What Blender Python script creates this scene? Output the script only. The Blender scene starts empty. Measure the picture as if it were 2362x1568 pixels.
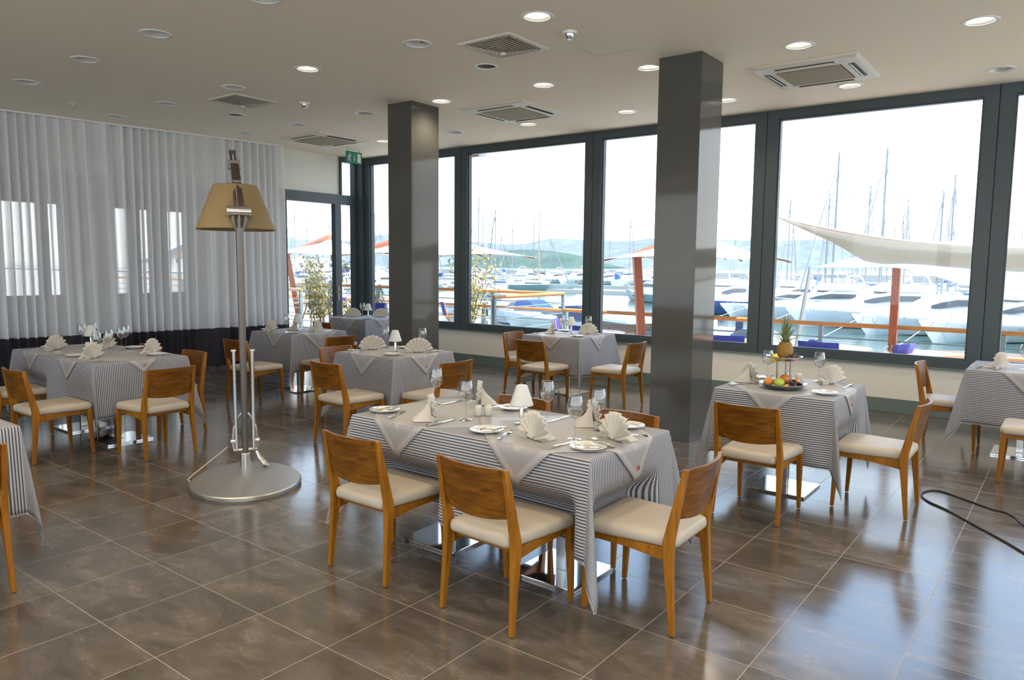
import bpy, bmesh, math, random
from mathutils import Vector, Matrix

S = bpy.context.scene
COL = S.collection
PI = math.pi
R = math.radians
CEIL = 3.47          # ceiling height
WALL_Y = 9.10        # inner face of the long window wall
LEFT_X = -10.5       # inner face of the door wall

# ------------------------------------------------------------------ camera
cam_data = bpy.data.cameras.new('camera')
cam = bpy.data.objects.new('camera', cam_data)
COL.objects.link(cam)
cam_data.sensor_width = 36.0
cam_data.lens = 1709.26 / 2362.0 * 36.0
cam_data.clip_start = 0.05
cam_data.clip_end = 12000
cam_right = Vector((0.79452, 0.60716, 0.00979))
cam_down = Vector((0.06848, -0.07357, -0.99494))
cam_fwd = Vector((-0.60336, 0.79117, -0.10003))
m = Matrix.Identity(4)
for i in range(3):
    m[i][0] = cam_right[i]; m[i][1] = -cam_down[i]; m[i][2] = -cam_fwd[i]
m[2][3] = 1.6
cam.matrix_world = m
S.camera = cam

# ------------------------------------------------------------------ view, sky, sun
S.view_settings.view_transform = 'Standard'
S.view_settings.look = 'None'
S.view_settings.gamma = 1.0
S.view_settings.use_curve_mapping = False
S.view_settings.exposure = 1.12
SKY_STRENGTH = 1.65
SUN_STRENGTH = 4.9
LAMP_W = 19          # each lit ceiling downlight

world = bpy.data.worlds.new('sky'); S.world = world; world.use_nodes = True
wt = world.node_tree; wt.nodes.clear()
w_out = wt.nodes.new('ShaderNodeOutputWorld'); w_bg = wt.nodes.new('ShaderNodeBackground')
w_tc = wt.nodes.new('ShaderNodeTexCoord'); w_sep = wt.nodes.new('ShaderNodeSeparateXYZ'); w_rmp = wt.nodes.new('ShaderNodeValToRGB')
wt.links.new(w_tc.outputs['Generated'], w_sep.inputs[0]); wt.links.new(w_sep.outputs['Z'], w_rmp.inputs[0])
wt.links.new(w_rmp.outputs[0], w_bg.inputs[0]); wt.links.new(w_bg.outputs[0], w_out.inputs[0])
cr = w_rmp.color_ramp
cr.elements[0].position = 0.0; cr.elements[0].color = (0.97, 0.985, 1.0, 1)
cr.elements[1].position = 0.9; cr.elements[1].color = (0.20, 0.42, 0.85, 1)
for pos, col in ((0.20, (0.82, 0.91, 1.0, 1)), (0.32, (0.50, 0.70, 1.0, 1)), (0.52, (0.32, 0.55, 0.95, 1))):
    e = cr.elements.new(pos); e.color = col
w_bg.inputs[1].default_value = SKY_STRENGTH

sun_d = bpy.data.lights.new('sun', 'SUN'); sun = bpy.data.objects.new('sun', sun_d); COL.objects.link(sun)
sun_d.energy = SUN_STRENGTH; sun_d.angle = R(0.6); sun_d.color = (1.0, 0.93, 0.81)
sun.rotation_euler = Vector((-0.42, 0.08, -0.90)).to_track_quat('-Z', 'Y').to_euler()   # high, from the right hand side
sun.location = (0, -8, 20)

def portal(name, loc, rot, sx, sy):     # guides sampling of the daylight through an opening
    d = bpy.data.lights.new(name, 'AREA'); d.shape = 'RECTANGLE'; d.size = sx; d.size_y = sy
    d.cycles.is_portal = True
    o = bpy.data.objects.new(name, d); COL.objects.link(o); o.location = loc; o.rotation_euler = rot
portal('daylight_portal_far', (-3.2, 9.45, 2.0), (R(-90), 0, 0), 15.2, 3.0)
portal('daylight_portal_near', (-2.9, -4.45, 1.95), (R(90), 0, 0), 14.2, 3.0)
portal('daylight_portal_right', (4.5, 2.45, 1.95), (0, R(90), 0), 3.0, 13.2)

try:
    c = S.cycles
    c.max_bounces = 10; c.diffuse_bounces = 5; c.glossy_bounces = 4; c.transmission_bounces = 6; c.transparent_max_bounces = 24
    c.caustics_reflective = False; c.caustics_refractive = False
    c.sample_clamp_indirect = 6.0
except Exception:
    pass

# ------------------------------------------------------------------ materials
class NT:
    def __init__(s, name):
        s.m = bpy.data.materials.new(name); s.m.use_nodes = True
        s.t = s.m.node_tree; s.t.nodes.clear()
        s.out = s.t.nodes.new('ShaderNodeOutputMaterial')
    def n(s, kind, **kw):
        nd = s.t.nodes.new('ShaderNode' + kind)
        for k, v in kw.items():
            if k.startswith('i_'):
                nd.inputs[k[2:].replace('_', ' ')].default_value = v
            else:
                setattr(nd, k, v)
        return nd
    def l(s, a, b): s.t.links.new(a, b)
    def math(s, op, a, b=None, c=None):
        nd = s.t.nodes.new('ShaderNodeMath'); nd.operation = op
        for i, v in enumerate((a, b, c)):
            if v is None: continue
            if isinstance(v, (int, float)): nd.inputs[i].default_value = v
            else: s.l(v, nd.inputs[i])
        return nd.outputs[0]
    def mix(s, f, a, b):
        nd = s.t.nodes.new('ShaderNodeMix'); nd.data_type = 'RGBA'
        if isinstance(f, (int, float)): nd.inputs['Factor'].default_value = f
        else: s.l(f, nd.inputs['Factor'])
        for k, v in ((6, a), (7, b)):
            if isinstance(v, tuple): nd.inputs[k].default_value = (*v[:3], 1)
            else: s.l(v, nd.inputs[k])
        return nd.outputs[2]
    def ramp(s, f, stops):
        nd = s.t.nodes.new('ShaderNodeValToRGB'); s.l(f, nd.inputs[0])
        el = nd.color_ramp.elements
        while len(el) < len(stops): el.new(0.5)
        for e_, (p, c_) in zip(el, stops):
            e_.position = p; e_.color = (*c_, 1) if isinstance(c_, tuple) else (c_, c_, c_, 1)
        return nd.outputs[0]
    def bsdf(s, rough=0.5, metal=0.0, spec=0.5, coat=0.0):
        b = s.n('BsdfPrincipled'); b.inputs['Roughness'].default_value = rough
        b.inputs['Metallic'].default_value = metal; b.inputs['Specular IOR Level'].default_value = spec
        b.inputs['Coat Weight'].default_value = coat; b.inputs['Coat Roughness'].default_value = 0.08
        s.l(b.outputs[0], s.out.inputs[0]); return b

def plain(name, col, rough=0.5, metal=0.0, spec=0.5, coat=0.0, scale=18.0, amt=0.10, bump=0.0):
    t = NT(name); b = t.bsdf(rough, metal, spec, coat)
    tc = t.n('TexCoord'); nz = t.n('TexNoise', i_Scale=scale, i_Detail=4.0); t.l(tc.outputs['Object'], nz.inputs['Vector'])
    lo = tuple(max(0, x * (1 - amt)) for x in col); hi = tuple(min(1, x * (1 + amt)) for x in col)
    t.l(t.mix(nz.outputs['Fac'], lo, hi), b.inputs['Base Color'])
    if bump:
        bp = t.n('Bump', i_Strength=bump, i_Distance=0.002); t.l(nz.outputs['Fac'], bp.inputs['Height']); t.l(bp.outputs[0], b.inputs['Normal'])
    return t.m

def wood(name, a, b_, rough=0.35, coat=0.3, grain=(2.0, 22.0, 26.0)):
    t = NT(name); b = t.bsdf(rough, 0, 0.28, coat * 0.4)
    tc = t.n('TexCoord'); mp = t.n('Mapping'); mp.inputs['Scale'].default_value = grain; t.l(tc.outputs['Object'], mp.inputs[0])
    nz = t.n('TexNoise', i_Scale=2.2, i_Detail=6.0, i_Roughness=0.65, i_Distortion=0.6); t.l(mp.outputs[0], nz.inputs['Vector'])
    t.l(t.ramp(nz.outputs['Fac'], [(0.32, a), (0.68, b_)]), b.inputs['Base Color'])
    return t.m

def thin_glass(name, tint=(1, 1, 1), ior=1.45, rough=0.0, boost=1.0):
    t = NT(name); tr = t.n('BsdfTransparent'); tr.inputs[0].default_value = (*tint, 1)
    gl = t.n('BsdfGlossy'); gl.inputs['Roughness'].default_value = rough
    lw = t.n('LayerWeight', i_Blend=0.5); mx = t.n('MixShader'); f0 = ((ior - 1) / (ior + 1)) ** 2
    f = t.math('MULTIPLY', t.math('ADD', f0, t.math('MULTIPLY', t.math('POWER', lw.outputs['Facing'], 3.2), 1 - f0)), boost); f2 = t.math('MINIMUM', f, 1.0)
    t.l(f2, mx.inputs[0]); t.l(tr.outputs[0], mx.inputs[1]); t.l(gl.outputs[0], mx.inputs[2]); t.l(mx.outputs[0], t.out.inputs[0])
    return t.m

def emis(name, col, strength):
    t = NT(name); e_ = t.n('Emission'); e_.inputs[0].default_value = (*col, 1); e_.inputs[1].default_value = strength
    t.l(e_.outputs[0], t.out.inputs[0]); return t.m

def tile_mat():
    t = NT('floor_tile'); b = t.bsdf(0.16, 0, 0.5); b.inputs['IOR'].default_value = 1.95
    geo = t.n('NewGeometry'); sep = t.n('SeparateXYZ'); t.l(geo.outputs['Position'], sep.inputs[0])
    s = 0.482
    def edge(o, off):
        u = t.math('DIVIDE', t.math('SUBTRACT', o, off), s)
        return t.math('ABSOLUTE', t.math('SUBTRACT', t.math('FRACT', u), 0.5)), t.math('FLOOR', u)
    ex, ix = edge(sep.outputs[0], -0.474 - 0.482 * 60); ey, iy = edge(sep.outputs[1], 1.408 - 0.482 * 60)
    grout = t.math('GREATER_THAN', t.math('MAXIMUM', ex, ey), 0.4962)
    cid = t.n('CombineXYZ'); t.l(ix, cid.inputs[0]); t.l(iy, cid.inputs[1])
    wn = t.n('TexWhiteNoise', noise_dimensions='3D'); t.l(cid.outputs[0], wn.inputs['Vector'])
    off = t.n('VectorMath', operation='SCALE'); t.l(wn.outputs['Color'], off.inputs[0]); off.inputs['Scale'].default_value = 9.0
    add = t.n('VectorMath', operation='ADD'); t.l(geo.outputs['Position'], add.inputs[0]); t.l(off.outputs[0], add.inputs[1])
    mp = t.n('Mapping'); mp.inputs['Scale'].default_value = (1.0, 2.2, 1.0); t.l(add.outputs[0], mp.inputs[0])
    n1 = t.n('TexNoise', i_Scale=2.6, i_Detail=9.0, i_Roughness=0.68, i_Distortion=0.5); t.l(mp.outputs[0], n1.inputs['Vector'])
    n2 = t.n('TexNoise', i_Scale=5.0, i_Detail=8.0, i_Roughness=0.75, i_Distortion=1.4); t.l(mp.outputs[0], n2.inputs['Vector'])
    base = t.ramp(n1.outputs['Fac'], [(0.28, (0.064, 0.052, 0.040)), (0.52, (0.114, 0.093, 0.073)), (0.75, (0.190, 0.158, 0.128))])
    vein = t.ramp(t.math('ABSOLUTE', t.math('SUBTRACT', n2.outputs['Fac'], 0.56)), [(0.0, 1.0), (0.02, 0.0)])
    veinm = t.math('MULTIPLY', vein, t.math('MULTIPLY', t.ramp(n1.outputs['Fac'], [(0.5, 0.0), (0.68, 1.0)]), 0.55))
    c1 = t.mix(veinm, base, (0.42, 0.37, 0.31))
    shade = t.math('ADD', t.math('MULTIPLY', wn.outputs['Value'], 0.22), 0.89)
    hsv = t.n('HueSaturation'); t.l(c1, hsv.inputs['Color']); t.l(shade, hsv.inputs['Value'])
    t.l(t.mix(grout, hsv.outputs[0], (0.29, 0.245, 0.195)), b.inputs['Base Color'])
    ro = t.math('ADD', t.math('MULTIPLY', n1.outputs['Fac'], 0.16), 0.07)
    t.l(t.math('ADD', ro, t.math('MULTIPLY', grout, 0.4)), b.inputs['Roughness'])
    bp = t.n('Bump', i_Strength=0.10, i_Distance=0.002); t.l(n2.outputs['Fac'], bp.inputs['Height']); t.l(bp.outputs[0], b.inputs['Normal'])
    return t.m

def stripe_mat(name, period, dark, light, hem=None):
    t = NT(name); b = t.bsdf(0.75, 0, 0.3)
    uv = t.n('UVMap'); sep = t.n('SeparateXYZ'); t.l(uv.outputs[0], sep.inputs[0])
    fr = t.math('FRACT', t.math('DIVIDE', sep.outputs[1], period))
    tri = t.math('ABSOLUTE', t.math('SUBTRACT', fr, 0.5))
    f = t.ramp(tri, [(0.20, 0.0), (0.29, 1.0)])
    nz = t.n('TexNoise', i_Scale=260.0, i_Detail=2.0); t.l(uv.outputs[0], nz.inputs['Vector'])
    c1 = t.mix(f, dark, light)
    c2 = t.mix(t.math('MULTIPLY', nz.outputs['Fac'], 0.15), c1, (0.3, 0.31, 0.33))
    t.l(c2, b.inputs['Base Color'])
    bp = t.n('Bump', i_Strength=0.15, i_Distance=0.001); t.l(nz.outputs['Fac'], bp.inputs['Height']); t.l(bp.outputs[0], b.inputs['Normal'])
    return t.m

def overlay_mat():     # white linen square with a satin band set in from the hem; uv runs 0..1 over the square
    t = NT('overlay_linen'); b = t.bsdf(0.6, 0, 0.4)
    uv = t.n('UVMap'); sep = t.n('SeparateXYZ'); t.l(uv.outputs[0], sep.inputs[0])
    def d(o): return t.math('MINIMUM', o, t.math('SUBTRACT', 1.0, o))
    e_ = t.math('MINIMUM', d(sep.outputs[0]), d(sep.outputs[1]))
    band = t.math('MULTIPLY', t.math('GREATER_THAN', e_, 0.045), t.math('LESS_THAN', e_, 0.135))
    crease = t.math('LESS_THAN', t.math('MINIMUM', t.math('ABSOLUTE', t.math('SUBTRACT', sep.outputs[0], 0.5)), t.math('ABSOLUTE', t.math('SUBTRACT', sep.outputs[1], 0.5))), 0.004)
    nz = t.n('TexNoise', i_Scale=6.0, i_Detail=4.0); t.l(uv.outputs[0], nz.inputs['Vector'])
    base = t.mix(nz.outputs['Fac'], (0.365, 0.345, 0.33), (0.42, 0.40, 0.38))
    c1 = t.mix(band, base, (0.325, 0.30, 0.30))
    t.l(t.mix(t.math('MULTIPLY', crease, 0.35), c1, (0.45, 0.4, 0.38)), b.inputs['Base Color'])
    t.l(t.math('SUBTRACT', 0.6, t.math('MULTIPLY', band, 0.22)), b.inputs['Roughness'])
    return t.m

def sheer_mat(name, col, opacity):
    t = NT(name); tr = t.n('BsdfTransparent'); df = t.n('BsdfDiffuse'); tl = t.n('BsdfTranslucent')
    df.inputs[0].default_value = (*col, 1); tl.inputs[0].default_value = (*col, 1)
    m1 = t.n('MixShader'); m1.inputs[0].default_value = 0.25; t.l(df.outputs[0], m1.inputs[1]); t.l(tl.outputs[0], m1.inputs[2])
    lw = t.n('LayerWeight', i_Blend=0.35)
    tc = t.n('TexCoord'); nz = t.n('TexNoise', i_Scale=3.0); t.l(tc.outputs['Object'], nz.inputs['Vector'])
    f = t.math('MINIMUM', t.math('ADD', t.math('MULTIPLY', lw.outputs['Facing'], 0.75), t.math('ADD', opacity - 0.05, t.math('MULTIPLY', nz.outputs['Fac'], 0.1))), 0.97)
    m2 = t.n('MixShader'); t.l(f, m2.inputs[0]); t.l(tr.outputs[0], m2.inputs[1]); t.l(m1.outputs[0], m2.inputs[2]); t.l(m2.outputs[0], t.out.inputs[0])
    return t.m

def hill_mat(name, a, b_):
    t = NT(name); b = t.bsdf(0.95, 0, 0.1); geo = t.n('NewGeometry')
    nz = t.n('TexNoise', i_Scale=0.012, i_Detail=8.0, i_Roughness=0.7); t.l(geo.outputs['Position'], nz.inputs['Vector'])
    t.l(t.ramp(nz.outputs['Fac'], [(0.40, a), (0.62, b_)]), b.inputs['Base Color']); return t.m

def water_mat():
    t = NT('harbour_water'); b = t.bsdf(0.06, 0, 0.5); geo = t.n('NewGeometry')
    mp = t.n('Mapping'); mp.inputs['Scale'].default_value = (0.5, 1.3, 1.0); t.l(geo.outputs['Position'], mp.inputs[0])
    nz = t.n('TexNoise', i_Scale=1.1, i_Detail=5.0, i_Roughness=0.6); t.l(mp.outputs[0], nz.inputs['Vector'])
    t.l(t.mix(nz.outputs['Fac'], (0.030, 0.068, 0.060), (0.055, 0.105, 0.094)), b.inputs['Base Color'])
    bp = t.n('Bump', i_Strength=0.25, i_Distance=0.15); t.l(nz.outputs['Fac'], bp.inputs['Height']); t.l(bp.outputs[0], b.inputs['Normal'])
    return t.m

M = {}
M['tile'] = tile_mat()
M['ceiling'] = plain('ceiling_paint', (0.94, 0.85, 0.69), 0.8, scale=1.5, amt=0.02)
M['wall'] = plain('white_wall_paint', (0.86, 0.83, 0.75), 0.6, scale=2, amt=0.02)
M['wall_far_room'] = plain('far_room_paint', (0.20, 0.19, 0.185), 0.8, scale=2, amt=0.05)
M['skirting'] = plain('grey_green_skirting', (0.15, 0.20, 0.19), 0.45, amt=0.05)
M['frame'] = plain('window_frame_grey', (0.055, 0.073, 0.080), 0.42, 0.0, 0.5, scale=4, amt=0.06)
M['frame_dark'] = plain('gasket_black', (0.012, 0.014, 0.015), 0.5)
M['pane'] = thin_glass('window_glass', (0.97, 0.985, 0.98), 1.45, 0.0, 0.6)
M['pillar'] = plain('pillar_grey_panel', (0.092, 0.089, 0.080), 0.07, 0.0, 0.30, 0.0, scale=3, amt=0.06)
for nd in M['pillar'].node_tree.nodes:
    if nd.type == 'BSDF_PRINCIPLED': nd.inputs['IOR'].default_value = 1.5
M['chair_wood'] = wood('oak_brown_frame', (0.20, 0.068, 0.003), (0.38, 0.148, 0.008), 0.42, 0.10, (26, 26, 2.0))
M['chair_back'] = wood('walnut_back_panel', (0.085, 0.026, 0.001), (0.25, 0.092, 0.006), 0.38, 0.2, (2.2, 24, 30))
M['cushion'] = plain('cream_leatherette', (0.49, 0.42, 0.33), 0.45, scale=60, amt=0.03, bump=0.05)
M['steel'] = plain('brushed_steel', (0.62, 0.61, 0.58), 0.24, 1.0, scale=60, amt=0.05)
M['mirror_steel'] = plain('polished_steel', (0.86, 0.87, 0.88), 0.045, 1.0, scale=10, amt=0.02)
M['alu'] = plain('satin_aluminium', (0.50, 0.48, 0.45), 0.36, 0.85, scale=120, amt=0.04)
M['alu_pole'] = plain('grey_pole', (0.15, 0.13, 0.115), 0.35, 0.5)
M['alu_dark'] = plain('dark_aluminium', (0.16, 0.13, 0.11), 0.35, 0.85)
M['cutlery'] = plain('polished_cutlery', (0.80, 0.77, 0.70), 0.12, 1.0, amt=0.03)
M['board'] = plain('table_board', (0.25, 0.16, 0.09), 0.6)
M['stripe'] = stripe_mat('striped_cloth', 0.0146, (0.055, 0.066, 0.088), (0.50, 0.475, 0.485))
M['overlay'] = overlay_mat()
M['napkin'] = plain('cream_napkin', (0.58, 0.53, 0.47), 0.75, scale=30, amt=0.03)
M['glass'] = thin_glass('wine_glass', (0.95, 0.955, 0.955), 1.55, 0.0, 1.75)
M['porcelain'] = plain('white_porcelain', (0.70, 0.685, 0.65), 0.14, 0, 0.5, 0.4, amt=0.02)
M['plate_well'] = plain('glazed_plate_well', (0.56, 0.52, 0.44), 0.12, 0, 0.5, 0.4, amt=0.02)
M['shaker'] = plain('cream_ceramic', (0.60, 0.57, 0.505), 0.2, 0, 0.5, 0.3, amt=0.03)
M['opal'] = plain('white_opal_shade', (0.60, 0.595, 0.57), 0.35, amt=0.02)
M['parchment'] = plain('tan_parchment_shade', (0.27, 0.185, 0.078), 0.65, scale=5, amt=0.08)
M['red'] = plain('red_thread', (0.55, 0.03, 0.03), 0.7)
M['black'] = plain('black_rubber', (0.015, 0.015, 0.016), 0.5)
M['cord'] = plain('beige_cord', (0.55, 0.47, 0.36), 0.6)
M['sheer'] = sheer_mat('sheer_curtain', (0.93, 0.92, 0.93), 0.72)
M['hem'] = sheer_mat('dark_curtain_band', (0.075, 0.065, 0.075), 0.90)
M['green'] = plain('exit_green', (0.015, 0.25, 0.14), 0.5)
M['white'] = plain('white_plastic', (0.83, 0.82, 0.78), 0.45, amt=0.02)
M['ac'] = plain('cream_plastic', (0.74, 0.69, 0.58), 0.45, amt=0.02)
M['grille'] = plain('beige_grille', (0.33, 0.285, 0.19), 0.7, scale=150, amt=0.25)
M['louver'] = plain('grey_louvre', (0.47, 0.44, 0.37), 0.4, amt=0.03)
M['reflector'] = plain('lamp_reflector', (0.80, 0.78, 0.72), 0.35, 0.2)
M['lens_off'] = plain('lamp_glass_off', (0.62, 0.60, 0.55), 0.3)
M['lens_on'] = emis('lamp_glass_on', (1.0, 0.93, 0.80), 7.0)
M['speaker'] = plain('speaker_grille', (0.17, 0.155, 0.13), 0.7)
# ------------------------------------------------------------------ mesh helpers
class MB:
    def __init__(s): s.v = []; s.f = []; s.uv = {}
    def add(s, pts): i = len(s.v); s.v.extend([Vector(p) for p in pts]); return i
    def face(s, *idx): s.f.append(tuple(idx))
    def hexa(s, p):        # p: 4 bottom, 4 top
        i = s.add(p)
        for q in ((3, 2, 1, 0), (4, 5, 6, 7), (0, 1, 5, 4), (1, 2, 6, 5), (2, 3, 7, 6), (3, 0, 4, 7)): s.face(*[i + k for k in q])
        return s
    def box(s, c, d, mat=None):
        x, y, z = d[0] / 2, d[1] / 2, d[2] / 2
        p = [Vector(q) for q in ((-x, -y, -z), (x, -y, -z), (x, y, -z), (-x, y, -z), (-x, -y, z), (x, -y, z), (x, y, z), (-x, y, z))]
        if mat: p = [mat @ q for q in p]
        return s.hexa([q + Vector(c) for q in p])
    def bb(s, x0, x1, y0, y1, z0, z1): return s.box(((x0 + x1) / 2, (y0 + y1) / 2, (z0 + z1) / 2), (x1 - x0, y1 - y0, z1 - z0))
    def loft(s, secs, caps=True, closed=True):
        n = len(secs[0]); ids = [s.add(q) for q in secs]
        for a, b in zip(ids[:-1], ids[1:]):
            for k in range(n if closed else n - 1):
                k2 = (k + 1) % n; s.face(a + k, a + k2, b + k2, b + k)
        if caps and closed:
            s.face(*[ids[0] + k for k in reversed(range(n))]); s.face(*[ids[-1] + k for k in range(n)])
        return s
    def tube(s, pts, r, n=8, sx=1.0):
        pts = [Vector(p) for p in pts]; rs = r if isinstance(r, (list, tuple)) else [r] * len(pts)
        secs = []; up = None
        for i, p in enumerate(pts):
            d = (pts[min(i + 1, len(pts) - 1)] - pts[max(i - 1, 0)]).normalized()
            if up is None: up = Vector((0, 0, 1)) if abs(d.z) < 0.9 else Vector((0, 1, 0))
            a = d.cross(up)
            a = a.normalized() if a.length > 1e-6 else d.orthogonal().normalized()
            b = a.cross(d).normalized(); up = b
            secs.append([p + (a * math.cos(2 * PI * k / n) * sx + b * math.sin(2 * PI * k / n)) * rs[i] for k in range(n)])
        return s.loft(secs)
    def bar(s, pts, ws, hs):    # rectangular section: ws along x, hs along y, swept up through pts
        return s.loft([[(p[0] - w / 2, p[1] - h / 2, p[2]), (p[0] + w / 2, p[1] - h / 2, p[2]), (p[0] + w / 2, p[1] + h / 2, p[2]), (p[0] - w / 2, p[1] + h / 2, p[2])] for p, w, h in zip(pts, ws, hs)])
    def lathe(s, prof, n=24, c=(0, 0, 0), caps=True):
        secs = [[(c[0] + r * math.cos(2 * PI * k / n), c[1] + r * math.sin(2 * PI * k / n), c[2] + z) for k in range(n)] for r, z in prof]
        return s.loft(secs, caps)
    def prism(s, pts, z0, z1):
        return s.loft([[(x, y, z0) for x, y in pts], [(x, y, z1) for x, y in pts]])
    def ball(s, c, r, nu=12, nv=8, sz=1.0):
        prof = [(max(1e-4, r * math.sin(PI * k / nv)), -r * sz * math.cos(PI * k / nv)) for k in range(nv + 1)]
        return s.lathe(prof, nu, c)
    def grid(s, rows, uvs=None):
        n = len(rows[0]); ids = []
        for j, row in enumerate(rows):
            i = s.add(row); ids.append(i)
            if uvs:
                for k in range(n): s.uv[i + k] = uvs[j][k]
        for a, b in zip(ids[:-1], ids[1:]):
            for k in range(n - 1): s.face(a + k, a + k + 1, b + k + 1, b + k)
        return s
    def build(s, name, mat, parent=None, smooth=True, angle=38, bevel=0.0, seg=2, solid=0.0):
        me = bpy.data.meshes.new(name); me.from_pydata(s.v, [], s.f)
        if s.uv:
            ul = me.uv_layers.new(name='UVMap')
            for lp in me.loops: ul.data[lp.index].uv = s.uv.get(lp.vertex_index, (0, 0))
        bm = bmesh.new(); bm.from_mesh(me); bmesh.ops.recalc_face_normals(bm, faces=bm.faces); bm.to_mesh(me); bm.free()
        me.materials.append(M[mat] if isinstance(mat, str) else mat)
        if smooth:
            me.polygons.foreach_set('use_smooth', [True] * len(me.polygons)); me.set_sharp_from_angle(angle=R(angle))
        o = bpy.data.objects.new(name, me); COL.objects.link(o)
        if parent: o.parent = parent
        if solid:
            md = o.modifiers.new('thickness', 'SOLIDIFY'); md.thickness = solid; md.offset = 0
        if bevel:
            md = o.modifiers.new('bevel', 'BEVEL'); md.width = bevel; md.segments = seg; md.limit_method = 'ANGLE'
        return o

def tag(o, label=None, cat=None, group=None, kind=None):
    if label: o['label'] = label
    if cat: o['category'] = cat
    if group: o['group'] = group
    if kind: o['kind'] = kind
    return o
def thing(name, label, cat, loc=(0, 0, 0), rz=0.0, group=None, kind=None):
    o = bpy.data.objects.new(name, None); COL.objects.link(o); o.empty_display_size = 0.1
    o.location = loc; o.rotation_euler = (0, 0, rz)
    return tag(o, label, cat, group, kind)
def struct(name, mb, mat, parent=None, **kw):
    o = mb.build(name, mat, parent, **kw)
    if parent is None: o['kind'] = 'structure'
    return o
CH = {}
def dup(root, loc, rz=0.0, label=None, group=None, scale=None):
    def cp(o, par):
        c = o.copy(); COL.objects.link(c)
        if par: c.parent = par
        for ch in list(o.children): cp(ch, c)
        return c
    r = cp(root, None); r.location = loc; r.rotation_euler = (0, 0, rz)
    if scale: r.scale = (scale,) * 3
    if label: r['label'] = label
    if group: r['group'] = group
    return r
class Proto:       # first placement moves the source itself, later ones copy it
    def __init__(s, make): s.make = make; s.o = None
    def place(s, loc, rz, label, group=None, scale=None):
        if s.o is None:
            s.o = s.make(); s.o.location = loc; s.o.rotation_euler = (0, 0, rz); s.o['label'] = label
            if scale: s.o.scale = (scale,) * 3
            if group: s.o['group'] = group
            return s.o
        return dup(s.o, loc, rz, label, group, scale or 1.0)
def lerp(a, b, t): return a + (b - a) * t
def sstep(a, b, x):
    t = min(1.0, max(0.0, (x - a) / (b - a))); return t * t * (3 - 2 * t)

# ------------------------------------------------------------------ room shell
X0, X1, Y0 = -11.3, 4.2, -4.2
OUT = [(X1 + 0.2, Y0 - 0.2), (X1 + 0.2, WALL_Y + 0.25), (-10.66, WALL_Y + 0.25), (-10.66, 7.5), (-15.75, 9.15), (-15.75, Y0 - 0.2)]
struct('floor', MB().prism(OUT, -0.15, 0.0), 'tile', smooth=False)

LIGHTS = [  # x, y, lit
 (-6.19, 3.23, 0), (-7.50, 3.24, 0), (-8.94, 3.27, 0), (-8.76, 4.67, 0), (-10.05, 4.69, 0), (-6.07, 4.66, 1), (-7.35, 4.67, 0),
 (-4.62, 4.69, 0), (-3.39, 4.72, 1), (-4.57, 6.49, 1), (-7.23, 6.40, 0), (-5.97, 6.44, 1), (-2.02, 6.60, 1), (-0.73, 6.75, 1),
 (-0.72, 8.45, 0), (-3.37, 6.51, 1), (-4.50, 8.16, 1), (-2.01, 8.31, 1), (-3.29, 8.24, 1), (-7.18, 8.03, 0), (-5.96, 8.13, 1),
 (-8.57, 6.38, 0), (-9.75, 6.37, 0), (-8.58, 7.98, 1), (-4.74, 3.27, 0), (-2.0, 4.75, 1), (-0.7, 4.75, 1), (-3.4, 3.2, 0)]
LIGHTS += [(x, y, 1) for x in (-6.1, -4.7, -3.4, -2.0, -0.7, 0.7, 2.1) for y in (-2.6, -0.9, 0.6, 1.9)] + [(x, y, 1) for x in (0.7, 2.1) for y in (3.2, 4.75, 6.5, 8.3)]  # unseen downlights added to brighten the floor and room
SPEAKERS = [(-4.60, 5.59), (-8.68, 5.53)]
HOLE_R = 0.105
def make_ceiling():
    base = MB().prism(OUT, CEIL, CEIL + 0.3).build('ceiling', 'ceiling', smooth=False)
    cut = MB()
    for x, y, lit in LIGHTS: cut.lathe([(HOLE_R, -0.1), (HOLE_R, 0.16)], 28, (x, y, CEIL))
    for x, y in SPEAKERS: cut.lathe([(0.09, -0.1), (0.09, 0.1)], 28, (x, y, CEIL))
    co = cut.build('cutter', 'ceiling', smooth=False)
    md = base.modifiers.new('holes', 'BOOLEAN'); md.object = co; md.operation = 'DIFFERENCE'; md.solver = 'EXACT'
    dg = bpy.context.evaluated_depsgraph_get()
    me = bpy.data.meshes.new_from_object(base.evaluated_get(dg)); me.name = 'ceiling'
    base.modifiers.clear(); base.data = me
    bpy.data.objects.remove(co, do_unlink=True)
    base['kind'] = 'structure'
make_ceiling()
struct('trim_1', MB().bb(-3.57, -3.17, 5.90, 5.903, CEIL - 0.003, CEIL - 0.0005).bb(-3.575, -3.572, 5.55, 5.90, CEIL - 0.003, CEIL - 0.0005), 'louver', smooth=False)

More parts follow.
